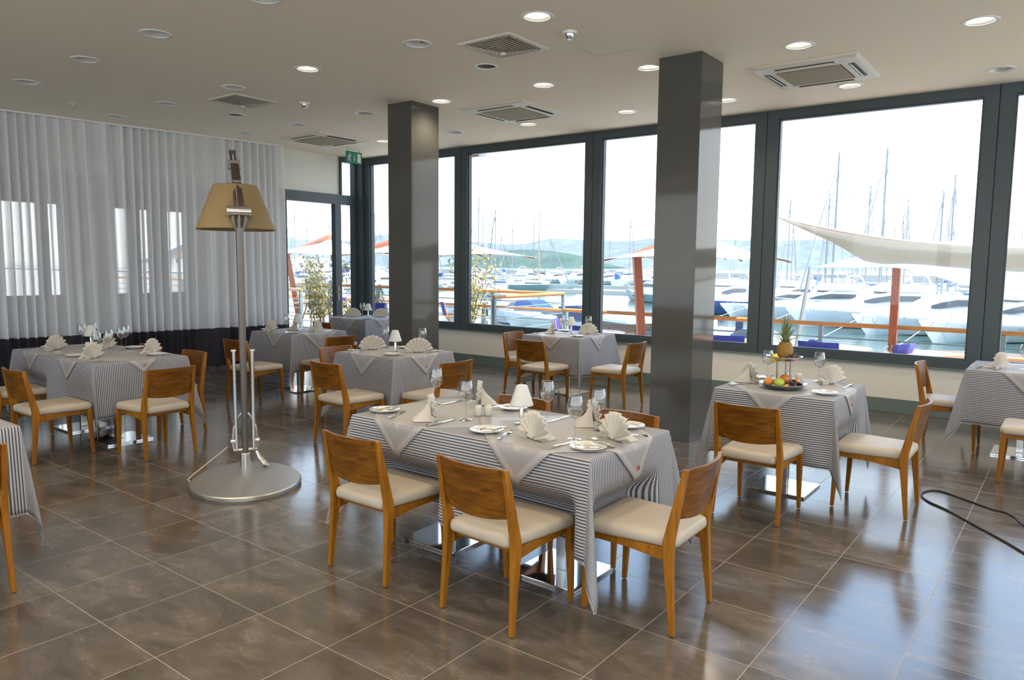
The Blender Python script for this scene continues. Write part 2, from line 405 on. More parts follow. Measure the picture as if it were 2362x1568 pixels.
# window wall: plinth wall, skirting, windows
SILL = 0.53
struct('wall_back', MB().bb(LEFT_X, X1, WALL_Y, WALL_Y + 0.2, 0, SILL), 'wall', smooth=False)
struct('baseboard_back', MB().bb(LEFT_X, X1, WALL_Y - 0.012, WALL_Y, 0, 0.16), 'skirting', smooth=False, bevel=0.003)
struct('trim_2', MB().bb(LEFT_X, X1, WALL_Y - 0.03, WALL_Y + 0.1, SILL, SILL + 0.018), 'skirting', smooth=False, bevel=0.003)
EDGES = [-10.30, -8.00, -5.535, -3.11, -0.765, 1.66, 4.10]
def window(n, x0, x1, y, z0, z1, jamb=0.135, top=0.105, bot=0.095, y2=None):
    root = thing('window_%d' % n, None, None, (0, 0, 0), kind='structure')
    g = 0.004; d0, d1 = y - 0.01, y + 0.11
    f = MB().bb(x0 + g, x0 + jamb, d0, d1, z0, z1).bb(x1 - jamb, x1 - g, d0, d1, z0, z1)
    f.bb(x0 + jamb, x1 - jamb, d0, d1, z1 - top, z1).bb(x0 + jamb, x1 - jamb, d0, d1, z0, z0 + bot)
    # stepped inner bead
    b = 0.018
    f.bb(x0 + jamb, x0 + jamb + b, d0 + 0.03, d1 - 0.02, z0 + bot, z1 - top).bb(x1 - jamb - b, x1 - jamb, d0 + 0.03, d1 - 0.02, z0 + bot, z1 - top)
    f.bb(x0 + jamb + b, x1 - jamb - b, d0 + 0.03, d1 - 0.02, z1 - top - b, z1 - top).bb(x0 + jamb + b, x1 - jamb - b, d0 + 0.03, d1 - 0.02, z0 + bot, z0 + bot + b)
    f.build('window_frame', 'frame', root, smooth=False)
    MB().bb(x0 + jamb + 0.005, x1 - jamb - 0.005, y + 0.045, y + 0.055, z0 + bot + 0.005, z1 - top - 0.005).build('pane', 'pane', root, smooth=False)
    return root
for i in range(6): window(i + 1, EDGES[i], EDGES[i + 1], WALL_Y, SILL + 0.018, CEIL)
mul = MB()
for x in EDGES[1:-1]: mul.bb(x - 0.0035, x + 0.0035, WALL_Y + 0.01, WALL_Y + 0.1, SILL + 0.018, CEIL)
struct('trim_3', mul, 'frame_dark', smooth=False)
struct('trim_4', MB().bb(-10.62, -10.302, WALL_Y - 0.06, WALL_Y + 0.2, 0, CEIL), 'frame', smooth=False, bevel=0.004)

# door wall on the far left
struct('wall_left', MB().bb(LEFT_X - 0.2, LEFT_X, 7.40, 8.71, 2.80, CEIL).bb(-11.5, -11.25, Y0, 7.40, 2.84, CEIL).bb(-11.5, LEFT_X - 0.2, 7.40, 7.50, 0, CEIL)
       .bb(LEFT_X - 0.2, LEFT_X, 7.40, 7.52, 0, 2.80), 'wall', smooth=False)
dr = thing('door_1', None, None, kind='structure')
f = MB()
xx0, xx1 = LEFT_X - 0.06, LEFT_X + 0.05
f.bb(xx0, xx1, 7.49, 9.06, 2.64, 2.81).bb(xx0, xx1, 7.49, 7.56, 0, 2.64).bb(xx0, xx1, 8.56, 8.69, 0, 2.64).bb(xx0, xx1, 8.98, 9.06, 0, 2.64)
f.bb(xx0, xx1, 8.69, 8.72, 2.81, CEIL).bb(xx0, xx1, 9.0, 9.06, 2.81, CEIL).bb(xx0, xx1, 8.72, 9.0, 3.38, CEIL).bb(xx0, xx1, 8.69, 8.98, 0, 0.1).bb(xx0, xx1, 7.56, 8.56, 0, 0.09)
f.build('door_frame', 'frame', dr, smooth=False)
MB().bb(LEFT_X - 0.012, LEFT_X - 0.004, 7.56, 8.56, 0.09, 2.64).bb(LEFT_X - 0.012, LEFT_X - 0.004, 8.69, 8.98, 0.1, 2.64).bb(LEFT_X - 0.012, LEFT_X - 0.004, 8.72, 9.0, 2.81, 3.38).build('pane', 'pane', dr, smooth=False)
MB().bb(xx1, xx1 + 0.012, 8.58, 8.63, 0.95, 1.2).tube([(xx1 + 0.01, 8.6, 1.1), (xx1 + 0.06, 8.6, 1.1), (xx1 + 0.065, 8.48, 1.1)], 0.009, 8).build('door_handle', 'alu_dark', dr)

# glazed partition behind the curtain and the dim room beyond it
w = MB().bb(-11.42, -11.3, Y0, 7.4, 2.70, 2.84)
for y in (-3.0, -0.6, 1.2, 3.1, 5.0, 6.75): w.bb(-11.42, -11.3, y - 0.05, y + 0.05, 0, 2.7)
w.bb(-11.42, -11.3, Y0, 7.4, 0, 0.12)
pw = thing('window_7', None, None, kind='structure')
w.build('window_frame', 'frame', pw, smooth=False)
MB().bb(-11.365, -11.355, Y0, 7.4, 0.12, 2.7).build('pane', 'pane', pw, smooth=False)
fr = MB(); yy = [(3.2, 4.6), (5.12, 5.75), (5.90, 6.12), (7.10, 7.44), (7.62, 7.86), (8.2, 8.62)]
ya = Y0
for a, b in yy:
    fr.bb(-15.7, -15.5, ya, a, 0, CEIL); fr.bb(-15.7, -15.5, a, b, 0, 0.95); fr.bb(-15.7, -15.5, a, b, 2.68, CEIL); ya = b
fr.bb(-15.7, -15.5, ya, 9.1, 0, CEIL)
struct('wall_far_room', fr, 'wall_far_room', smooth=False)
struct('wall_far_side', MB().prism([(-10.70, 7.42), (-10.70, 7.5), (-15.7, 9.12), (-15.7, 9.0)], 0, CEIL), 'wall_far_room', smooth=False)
# unseen right and camera-side walls, their windows added to let in fill light
struct('wall_right', MB().bb(X1, X1 + 0.2, Y0, WALL_Y + 0.2, 0, 0.5), 'wall', smooth=False)
struct('wall_front', MB().bb(-15.7, X1, Y0 - 0.2, Y0, 0, 0.5).bb(-15.7, -10.0, Y0 - 0.2, Y0, 0.5, CEIL), 'wall', smooth=False)
k = 8
for xa in (-10.0, -6.45, -2.9, 0.65): window(k, xa, xa + 3.55, Y0 - 0.12, 0.5, CEIL); k += 1
for i in range(4):
    wr = window(k, -1.65, 1.65, 0.0, 0.5, CEIL); wr.location = (X1 + 0.02, Y0 + 1.7 + 3.32 * i, 0); wr.rotation_euler = (0, 0, R(-90)); k += 1

# pillars
def pillar(label, x0, x1, y0, y1):
    root = thing('pillar', label, 'pillar', ((x0 + x1) / 2, (y0 + y1) / 2, 0), group='grey clad pillars'); root['kind'] = 'structure'
    a, b = (x1 - x0) / 2, (y1 - y0) / 2
    MB().bb(-a, a, -b, b, 0.0, CEIL).build('cladding', 'pillar', root, smooth=False, bevel=0.002)
    return root
pillar('grey glossy clad pillar standing left of the middle windows', -6.62, -6.23, 6.22, 6.68)
pillar('grey glossy clad pillar behind the large foreground table', -3.15, -2.74, 6.28, 6.76)

# ------------------------------------------------------------------ sheer curtain
def curtain():
    root = thing('curtain', 'floor length sheer white curtain with a dark grey bottom band', 'curtain', (0, 0, 0))
    ya, yb = 2.2, 7.38
    rnd = random.Random(4); n = 620
    ph = [0.0]
    pl = []     # irregular pleat phase
    y = ya; phase = 0
    for i in range(n + 1):
        t = i / n; pl.append(phase); phase += 2 * PI * (n ** -1) * 36 * (1 + 0.35 * math.sin(t * 21 + 1) + 0.2 * math.sin(t * 47))
    def pt(i, z):
        t = i / n; y = lerp(ya, yb, t); x0 = -10.29 - (7.32 - y) * 0.145
        h = z / CEIL
        lean = 0.10 * math.sin(y * 2.3 + 0.7) * (1 - h) + 0.05 * math.sin(y * 5.1) * (1 - h)
        p = pl[i] + lean * 10
        amp = 0.045 + 0.020 * math.sin(y * 4.0) + 0.018 * (1 - h)
        s = math.sin(p); sharp = s * abs(s) ** (0.6 * h)
        return (x0 + amp * sharp + 0.016 * math.sin(2.3 * p + 1.0 + 2 * h) * (1.1 - h), y + 0.03 * math.cos(p) * (1 - 0.4 * h), z)
    zs = [0.60 + (3.45 - 0.60) * k / 14 for k in range(15)]
    MB().grid([[pt(i, z) for i in range(n + 1)] for z in zs]).build('sheer_panel', 'sheer', root, angle=180)
    zs = [0.03 + 0.575 * k / 5 for k in range(6)]
    MB().grid([[pt(i, z) for i in range(n + 1)] for z in zs]).build('bottom_band', 'hem', root, angle=180)
    tk = MB().hexa([(-11.06, 2.2, 3.452), (-10.99, 2.2, 3.452), (-10.25, 7.38, 3.452), (-10.32, 7.38, 3.452), (-11.06, 2.2, CEIL), (-10.99, 2.2, CEIL), (-10.25, 7.38, CEIL), (-10.32, 7.38, CEIL)])
    tk.build('curtain_track', 'white', root, smooth=False)
curtain()
# ------------------------------------------------------------------ ceiling fixtures
def make_downlight(lit):
    root = thing('downlight', 'x', 'ceiling light')
    MB().lathe([(0.098, 0.004), (0.1, -0.004), (0.112, -0.008), (0.124, -0.006), (0.128, 0.0), (0.098, 0.004)], 32, caps=False).build('trim_ring', 'white', root)
    MB().lathe([(0.099, 0.0), (0.090, 0.05), (0.070, 0.10)], 32, caps=False).build('reflector', 'reflector', root, solid=0.002)
    MB().lathe([(0.0005, 0.098), (0.074, 0.098), (0.074, 0.102), (0.0005, 0.102)], 24, caps=False).build('lens', 'lens_on' if lit else 'lens_off', root)
    if lit:
        MB().lathe([(0.0005, 0.030), (0.055, 0.030), (0.066, 0.045), (0.066, 0.05), (0.0005, 0.05)], 24, caps=False).build('lamp_glass', 'lens_on', root)
    else:
        MB().bb(-0.012, 0.012, -0.085, 0.085, 0.02, 0.045).bb(-0.085, 0.085, -0.003, 0.003, 0.03, 0.06).build('baffle', 'white', root, smooth=False)
    return root
P_ON, P_OFF = Proto(lambda: make_downlight(1)), Proto(lambda: make_downlight(0))
LNAME = {0: 'unlit', 1: 'glowing'}
LWHERE = [
 'alone in the plain ceiling above the tall floor lamp', 'second from the curtain in the row nearest us', 'nearest to the curtain in the front row',
 'second from the curtain in the row before the small sprinkler', 'at the curtain beside the small sprinkler', 'between the lamp diffuser and the pyramid diffuser', 'just in front of the dark diffuser above the floor lamp',
 'beside the pyramid diffuser in mid ceiling', 'closest above the pyramid diffuser and the smoke detector', 'between the pyramid diffuser and the middle cassette', 'just left of the pillar top nearer the door', 'at the right of the left pillar top',
 'just in front of the cassette nearest the right windows', 'in the front right corner of the ceiling', 'close to the window wall at the far right', 'half hidden by the near pillar top',
 'by the window wall left of the near pillar', 'behind the cassette nearest the right windows', 'by the window wall, just right of the near pillar', 'close to the window wall just right of the left pillar', 'directly behind the middle cassette',
 'above the curtain end in front of the far cassette', 'over the curtain near its far end', 'by the left pillar at the window wall', 'cut off by the top picture edge', ]
for (x, y, lit), wh in zip(LIGHTS[:25], LWHERE):
    (P_ON if lit else P_OFF).place((x, y, CEIL), 0.6 * x, '%s round recessed ceiling downlight %s' % (LNAME[lit], wh), 'recessed downlights in the ceiling')
for x, y, lit in LIGHTS[25:]:
    (P_ON if lit else P_OFF).place((x, y, CEIL), 0.6 * x, '%s round recessed ceiling downlight added outside the picture' % LNAME[lit], 'recessed downlights added outside the picture')
for x, y, lit in LIGHTS:  # lit downlights, seen and added alike, each get a spot
    if lit:
        d = bpy.data.lights.new('downlight_glow', 'SPOT'); d.energy = LAMP_W; d.spot_size = R(140); d.spot_blend = 0.8; d.color = (1.0, 0.84, 0.62); d.shadow_soft_size = 0.10
        o = bpy.data.objects.new('downlight_glow', d); COL.objects.link(o); o.location = (x, y, CEIL - 0.012)

def make_speaker():
    root = thing('ceiling_speaker', 'x', 'speaker')
    MB().lathe([(0.088, 0.002), (0.095, -0.006), (0.112, -0.006), (0.115, 0.0)], 28, caps=False).build('ring', 'white', root)
    MB().lathe([(0.0005, 0.03), (0.04, 0.022), (0.089, 0.004), (0.089, 0.008), (0.0005, 0.036)], 28, caps=False).build('grille', 'speaker', root)
    return root
P = Proto(make_speaker)
P.place((-4.60, 5.59, CEIL), 0, 'dark round ceiling speaker behind the pyramid diffuser in mid ceiling', 'round ceiling speakers')
P.place((-8.68, 5.53, CEIL), 0, 'dark round ceiling speaker behind the dark diffuser above the floor lamp', 'round ceiling speakers')

def make_diffuser():
    root = thing('air_diffuser', 'x', 'air vent')
    def ring(a, b, z0, z1):
        mb = MB(); q = lambda r, z: [(-r, -r, z), (r, -r, z), (r, r, z), (-r, r, z)]
        mb.loft([q(a, z0), q(b, z1)], caps=False); return mb
    f = MB()
    for s in (-1, 1):
        f.bb(-0.28, 0.28, min(s * 0.235, s * 0.28), max(s * 0.235, s * 0.28), -0.014, 0).bb(min(s * 0.235, s * 0.28), max(s * 0.235, s * 0.28), -0.235, 0.235, -0.014, 0)
    f.build('frame', 'ac', root, smooth=False, bevel=0.003)
    for k in range(9):     # nested square louvres that step down to the middle
        r = 0.232 - k * 0.024; z = -0.008 - k * 0.0055
        ring(r, r - 0.022, z - 0.012, z - 0.002).build('louvre', 'ac', root, smooth=False, solid=0.0025)
    MB().bb(-0.018, 0.018, -0.018, 0.018, -0.075, -0.055).build('knob', 'white', root, smooth=False, bevel=0.003)
    MB().bb(-0.233, 0.233, -0.233, 0.233, -0.003, -0.001).build('backing', 'grille', root, smooth=False)
    return root
P = Proto(make_diffuser)
P.place((-4.06, 5.16, CEIL), 0, 'square stepped pyramid air diffuser in mid ceiling beside the smoke detector', 'square air diffusers')
P.place((-7.85, 5.10, CEIL), 0, 'square stepped air diffuser in the ceiling just above the floor lamp', 'square air diffusers')

def make_cassette():
    root = thing('air_conditioner', 'x', 'air conditioner')
    q = lambda r, z: [(-r, -r, z), (r, -r, z), (r, r, z), (-r, r, z)]
    MB().loft([q(0.475, 0.0), q(0.475, -0.012), q(0.45, -0.030), q(0.30, -0.040), q(0.29, -0.034)], caps=False).build('panel', 'ac', root, angle=20)
    MB().bb(-0.285, 0.285, -0.285, 0.285, -0.044, -0.034).build('intake_grille', 'grille', root, smooth=False, bevel=0.004)
    for k in range(4):
        rot = Matrix.Rotation(k * PI / 2, 4, 'Z')
        c = rot @ Vector((0, -0.375, -0.034))
        MB().box(c, (0.52, 0.055, 0.008), rot.to_3x3().to_4x4()).build('outlet', 'frame_dark', root, smooth=False)
        c = rot @ Vector((0, -0.368, -0.041))
        MB().box(c, (0.50, 0.034, 0.006), rot @ Matrix.Rotation(R(-28 if k != 1 else 25), 4, 'X')).build('flap', 'ac', root, smooth=False, bevel=0.002)
    return root
P = Proto(make_cassette)
P.place((-2.14, 7.55, CEIL), 0, 'cream ceiling cassette air conditioner close to the right hand windows', 'ceiling cassette air conditioners')
P.place((-5.61, 7.36, CEIL), 0, 'cream ceiling cassette air conditioner midway between the two pillar tops', 'ceiling cassette air conditioners')
P.place((-9.16, 7.32, CEIL), 0, 'cream ceiling cassette air conditioner in front of the door wall', 'ceiling cassette air conditioners')

def make_detector():
    root = thing('smoke_detector', 'x', 'smoke detector')
    MB().lathe([(0.001, -0.018), (0.055, -0.018), (0.06, 0.0)], 24).build('base', 'white', root)
    MB().lathe([(0.001, -0.062), (0.02, -0.060), (0.034, -0.046), (0.038, -0.018)], 24).build('dome', 'steel', root)
    return root
P = Proto(make_detector)
P.place((-3.39, 5.17, CEIL), 0, 'small round smoke detector beside the brightest downlight and pyramid diffuser', 'smoke detectors')
P.place((-7.35, 5.59, CEIL), 0, 'small round smoke detector right of the diffuser above the floor lamp', 'smoke detectors')
t = thing('sprinkler', 'tiny sprinkler head in the ceiling just in front of the curtain', 'sprinkler', (-9.65, 4.0, CEIL))
MB().lathe([(0.001, -0.008), (0.045, -0.008), (0.05, 0)], 20).build('rosette', 'white', t)
MB().lathe([(0.01, -0.06), (0.012, -0.03), (0.009, -0.008)], 12).lathe([(0.001, -0.064), (0.022, -0.062), (0.022, -0.059), (0.001, -0.058)], 16).build('nozzle', 'louver', t)

# exit sign hanging from the ceiling near the door
t = thing('exit_sign', 'green emergency exit sign with a white running man, arrow and door', 'sign', (-9.62, 8.28, 3.335))
MB().bb(-0.012, 0.012, -0.165, 0.165, -0.095, 0.095).build('panel', 'green', t, smooth=False, bevel=0.002)
xf = 0.013
def flat(pts): 
    return MB().loft([[(xf - 0.002, y, z) for y, z in pts], [(xf + 0.0015, y, z) for y, z in pts]])
def stroke(mb, a, b, w):
    a, b = Vector(a), Vector(b); d = (b - a).normalized(); n_ = Vector((-d.y, d.x)) * w / 2
    p = [a - n_, b - n_, b + n_, a + n_]
    mb.loft([[(xf - 0.002, q.x, q.y) for q in p], [(xf + 0.0015, q.x, q.y) for q in p]])
man = MB()
man.loft([[(xf + dx, -0.095 + 0.013 * math.cos(a * PI / 6), 0.055 + 0.013 * math.sin(a * PI / 6)) for a in range(12)] for dx in (-0.002, 0.0015)])
for a, b, wd in (((-0.100, 0.036), (-0.108, -0.012), 0.026), ((-0.098, 0.034), (-0.072, 0.018), 0.011), ((-0.072, 0.018), (-0.06, 0.034), 0.010), ((-0.106, 0.032), (-0.132, 0.014), 0.011), ((-0.132, 0.014), (-0.136, -0.008), 0.010),
                 ((-0.106, -0.008), (-0.082, -0.036), 0.014), ((-0.082, -0.036), (-0.086, -0.066), 0.012), ((-0.110, -0.010), (-0.122, -0.042), 0.014), ((-0.122, -0.042), (-0.146, -0.048), 0.011)): stroke(man, a, b, wd)
man.build('running_man', 'white', t, smooth=False)
ar = MB(); stroke(ar, (0.0, 0.05), (0.0, -0.03), 0.012); ar.loft([[(xf + dx, y, z) for y, z in ((-0.02, -0.026), (0.02, -0.026), (0.0, -0.056))] for dx in (-0.002, 0.0015)])
ar.build('arrow', 'white', t, smooth=False)
flat([(0.066, -0.072), (0.132, -0.072), (0.132, 0.066), (0.066, 0.066)]).build('door_symbol', 'white', t, smooth=False)
MB().tube([(0, -0.12, 0.09), (0, -0.12, 0.135)], 0.004, 6).tube([(0, 0.12, 0.09), (0, 0.12, 0.135)], 0.004, 6).build('hanger', 'alu_dark', t)

# ------------------------------------------------------------------ chairs
def make_chair():
    root = thing('dining_chair', 'x', 'chair')
    gp = [(-.205, .430), (.205, .430)]
    def lean(z):   # y of the rear post centre
        if z < 0.40: return lerp(-0.228, -0.192, z / 0.40)
        return lerp(-0.192, -0.262, (z - 0.40) / 0.345)
    for s in (-1, 1):
        MB().bar([(s * 0.213, lean(0), 0.004), (s * 0.208, lean(0.2), 0.2), (s * 0.203, lean(0.37), 0.37), (s * 0.202, lean(0.42), 0.42), (s * 0.200, lean(0.58), 0.58), (s * 0.198, lean(0.745), 0.745)],
                 [0.022, 0.026, 0.030, 0.030, 0.027, 0.022], [0.022, 0.034, 0.050, 0.050, 0.038, 0.024]).build('rear_leg', 'chair_wood', root, angle=30, bevel=0.003)
        MB().bar([(s * 0.203, 0.222, 0.004), (s * 0.200, 0.206, 0.36), (s * 0.200, 0.203, 0.402)], [0.022, 0.035, 0.035], [0.022, 0.038, 0.036]).build('front_leg', 'chair_wood', root, bevel=0.003)
        MB().loft([[(s * 0.186 - 0.009, y, z0), (s * 0.186 + 0.009, y, z0), (s * 0.186 + 0.009, y, 0.380), (s * 0.186 - 0.009, y, 0.380)] for y, z0 in ((0.20, 0.348), (0.0, 0.343), (-0.11, 0.330), (-0.19, 0.318))]).build('side_rail', 'chair_wood', root, smooth=False, bevel=0.002)
    MB().bb(-0.185, 0.185, 0.178, 0.196, 0.348, 0.380).build('front_rail', 'chair_wood', root, smooth=False, bevel=0.002)
    MB().bb(-0.190, 0.190, -0.172, -0.154, 0.350, 0.380).build('rear_rail', 'chair_wood', root, smooth=False, bevel=0.002)
    # curved backrest panel between the posts
    rows = []; n = 14; th = 0.009
    front, back = [], []
    for j in range(7):
        z = lerp(0.520, 0.745, j / 6)
        fr_, bk = [], []
        for i in range(n + 1):
            x = lerp(-0.190, 0.190, i / n); bow = 0.036 * (1 - (x / 0.190) ** 2)
            zz = z - (0.018 * (1 - (x / 0.19) ** 2) if j == 0 else 0)
            fr_.append((x, lean(zz) - bow + th, zz)); bk.append((x, lean(zz) - bow - th, zz))
        front.append(fr_); back.append(bk)
    secs = [front[j] + back[j][::-1] for j in range(7)]
    MB().loft(secs).build('backrest', 'chair_back', root, angle=50, bevel=0.002)
    # upholstered seat with rounded edges, a little wider at the front
    def outline(inset, z):
        pts = []; w0, w1, y0, y1, rr = 0.188, 0.222, -0.222, 0.232, 0.035
        for cx_, cy_, a0 in ((w1, y1, 0), (-w1, y1, 90), (-w0, y0, 180), (w0, y0, 270)):
            sx_, sy_ = (1 if cx_ > 0 else -1), (1 if cy_ > 0 else -1)
            for k in range(6):
                a = R(a0 + 90 * k / 5); r_ = rr
                pts.append((cx_ - sx_ * (r_ + inset) + r_ * math.cos(a), cy_ - sy_ * (r_ + inset) + r_ * math.sin(a), z))
        return pts
    MB().loft([outline(0.014, 0.3805), outline(0.003, 0.385), outline(0.0, 0.398), outline(0.0, 0.414), outline(0.004, 0.428), outline(0.014, 0.437), outline(0.034, 0.442), outline(0.10, 0.444)]).build('seat', 'cushion', root, angle=80)
    return root
CHAIR = Proto(make_chair)
N_, E_, S_, W_ = 0.0, -PI / 2, PI, PI / 2       # facing +y, +x, -y, -x
CHAIRS = {}
def chair(key, x, y, rz, label):
    CHAIRS.setdefault(key, []).append((x, y, rz)); CHAIR.place((x, y, 0), rz, label, 'brown wooden dining chairs with cream seats')
chair(1, -2.045, 2.675, N_ - R(3), 'brown dining chair with its back to us, at the middle of the foreground table front')
chair(1, -2.855, 2.675, N_, 'dining chair with its back to us, at the lamp end of the foreground table')
chair(1, -1.535, 3.085, W_ + R(1), 'brown dining chair at the short end of the foreground table, nearest the right pillar base')
chair(1, -2.825, 3.575, S_, 'dining chair behind the foreground table, backrest strip seen behind the small white lamp')
chair(1, -2.07, 3.575, S_, 'dining chair behind the foreground table, backrest top seen by the right rear side plate')
chair(2, -5.16, 4.36, N_ - R(2), 'dining chair with its back to us at the square table with two wide fan napkins')
chair(2, -4.63, 4.92, W_, 'dining chair at the right end of the square table with two wide fan napkins')
chair(2, -5.82, 4.96, E_, 'dining chair with pale sheened back, left of the table with two fan napkins')
chair(3, -7.49, 4.94, N_ + R(4), 'dining chair partly behind the floor lamp pole, at the table by the curtain end')
chair(3, -7.19, 5.73, W_, 'dark backed dining chair at the right end of the table by the curtain end')
chair(4, -6.66, 2.485, N_ + R(1), 'dining chair with dark back standing at the front of the long table by the curtain')
chair(4, -6.09, 3.06, W_ + R(2), 'dining chair at the right end of the long table by the curtain')
chair(4, -6.78, 3.55, S_, 'dining chair with pale sheened back behind the right end of the long curtain table')
chair(4, -7.63, 3.55, S_, 'dining chair mostly hidden behind the long table against the dark curtain band')
chair(4, -7.69, 2.57, N_, 'dining chair at the long curtain table, backrest cut by the left picture edge')
chair(5, -4.97, 7.13, N_ - R(2), 'dining chair with its back to us at the window table between the pillars')
chair(5, -4.20, 7.52, W_, 'dining chair at the right of the window table, next to the near pillar')
chair(5, -5.52, 7.60, E_, 'dining chair at the left of the window table, its pale sheened back against the wall')
chair(6, -1.60, 4.79, N_ - R(1), 'dining chair with its back to us at the table with the fruit stand')
chair(6, -1.01, 5.41, W_, 'dining chair at the right side of the table with the fruit stand')
chair(7, -0.86, 7.72, E_, 'dining chair seen edge on at the left of the rightmost window table')
chair(7, -0.17, 6.79, W_, 'dining chair cut by the right picture edge, one front leg and seat corner seen')
chair(8, -8.78, 7.18, N_, 'dining chair with low dark back in front of the table by the glass door')
chair(8, -9.45, 8.08, E_, 'dining chair at the door side of the table behind the left pillar')
chair(0, -4.225, 1.07, W_, 'dining chair cut by the left picture edge in the foreground')

# ------------------------------------------------------------------ tables
TZ = 0.745
def make_table():
    root = thing('dining_table', 'x', 'table')
    MB().bb(-0.33, 0.33, -0.33, 0.33, TZ - 0.03, TZ - 0.003).build('tabletop', 'board', root, smooth=False, bevel=0.004)
    MB().bb(-0.026, 0.026, -0.026, 0.026, 0.016, TZ - 0.03).build('column', 'steel', root, smooth=False, bevel=0.003)
    MB().bb(-0.20, 0.20, -0.20, 0.20, 0.0, 0.016).build('base_plate', 'mirror_steel', root, smooth=False, bevel=0.002)
    MB().bb(-0.15, 0.15, -0.15, 0.15, TZ - 0.036, TZ - 0.03).build('mounting_plate', 'steel', root, smooth=False)
    return root
TABLE = Proto(make_table)
OV = 0.455
class Drape:
    """maps flat cloth coordinates to a cloth hanging over a rectangular top"""
    def __init__(s, cx, cy, a, b, key, seed):
        s.c = (cx, cy); s.a = a; s.b = b; s.ch = CHAIRS.get(key, []); s.r = random.Random(seed); s.ph = [s.r.uniform(0, 6) for _ in range(10)]
    def __call__(s, u, v, off=0.0, zoff=0.0):
        a, b, ph = s.a, s.b, s.ph
        du, dv = max(0.0, abs(u) - a), max(0.0, abs(v) - b)
        su, sv = (1 if u > 0 else -1), (1 if v > 0 else -1)
        pu, pv = max(-a, min(a, u)), max(-b, min(b, v))
        r = math.hypot(du, dv)
        if r < 1e-6: return Vector((s.c[0] + pu, s.c[1] + pv, TZ + zoff))
        th = math.atan2(dv, du); k = (0 if su > 0 else 1) + (2 if sv > 0 else 0)
        s2 = math.sin(2 * th) ** 2; f = r / OV
        slope = 0.07 + s2 * (0.10 + 0.075 * math.sin(6 * th + ph[k]))
        along = pv if du > dv else pu
        edge = (b - abs(pv)) if du > dv else (a - abs(pu))
        wave = 0.016 * (math.sin(7.0 * along + ph[4 + k]) + 0.6 * math.sin(15.0 * along + ph[5])) * f ** 1.4 * (1 - s2) * sstep(0.0, 0.12, edge)
        o = slope * r + wave
        rnd = 0.006 * (1 - math.exp(-r / 0.012))
        drop = math.sqrt(max(1e-6, r * r - (slope * r) ** 2))
        o = o + rnd + off
        tw = 0.10 * s2 * math.sin(3 * th + ph[8]) * f
        p = Vector((s.c[0] + pu + su * math.cos(th + tw) * o, s.c[1] + pv + sv * math.sin(th + tw) * o, TZ + zoff - drop + 0.004 * (1 - math.exp(-r / 0.01)) * 0 ))
        # chairs pushed in hold the cloth back
        for x, y, rz in s.ch:
            fx, fy = -math.sin(rz), math.cos(rz)
            lx = (p.x - x) * fy - (p.y - y) * fx; ly = (p.x - x) * fx + (p.y - y) * fy
            need = 0.245 + off - ly
            if 0 < need < 0.42 and abs(lx) < 0.34:
                w = (1 - sstep(0.235, 0.33, abs(lx))) * (1 - sstep(0.45, 0.60, p.z))
                p.x += fx * need * w; p.y += fy * need * w
        return p
def cuts(a, L, fine=0.028):
    e = a + L; m = max(4, int(2 * a / fine)); k = 17
    left = [-e + L * i / k for i in range(k)]
    # a hair either side of the fold keeps it crisp
    return left + [-a - 0.006, -a] + [-a + 2 * a * i / m for i in range(1, m)] + [a, a + 0.006] + [-q for q in reversed(left)]
def tablecloth(cx, cy, a, b, key, seed, label):
    d = Drape(cx, cy, a, b, key, seed)
    us, vs = cuts(a, OV), cuts(b, OV)
    rows = [[d(u, v) for u in us] for v in vs]; uv = [[(u, v) for u in us] for v in vs]
    root = thing('tablecloth', label, 'tablecloth', (0, 0, 0), group='blue and white striped tablecloths')
    MB().grid(rows, uv).build('cloth', 'stripe', root, angle=180, solid=0.0016)
    fr = MB(); rr = random.Random(seed)    # white fringe along the hem
    def fringe(p, q, uvd):
        n = max(2, int((q - p).length / 0.006))
        for i in range(n):
            c = p.lerp(q, (i + 0.5) / n); t = (q - p).normalized() * 0.0016
            e_ = c + uvd * (0.011 + rr.uniform(-0.002, 0.002))
            i0 = fr.add([c - t, c + t, e_ + t * 0.7, e_ - t * 0.7]); fr.face(i0, i0 + 1, i0 + 2, i0 + 3)
    for row, nxt in ((rows[0], rows[1]), (rows[-1], rows[-2]), ([r_[0] for r_ in rows], [r_[1] for r_ in rows]), ([r_[-1] for r_ in rows], [r_[-2] for r_ in rows])):
        for i in range(len(row) - 1):
            dv = ((row[i] + row[i + 1]) - (nxt[i] + nxt[i + 1])); 
            if dv.length > 1e-6: fringe(row[i], row[i + 1], dv.normalized())
    fr.build('fringe', 'napkin', root, smooth=False)
    return d
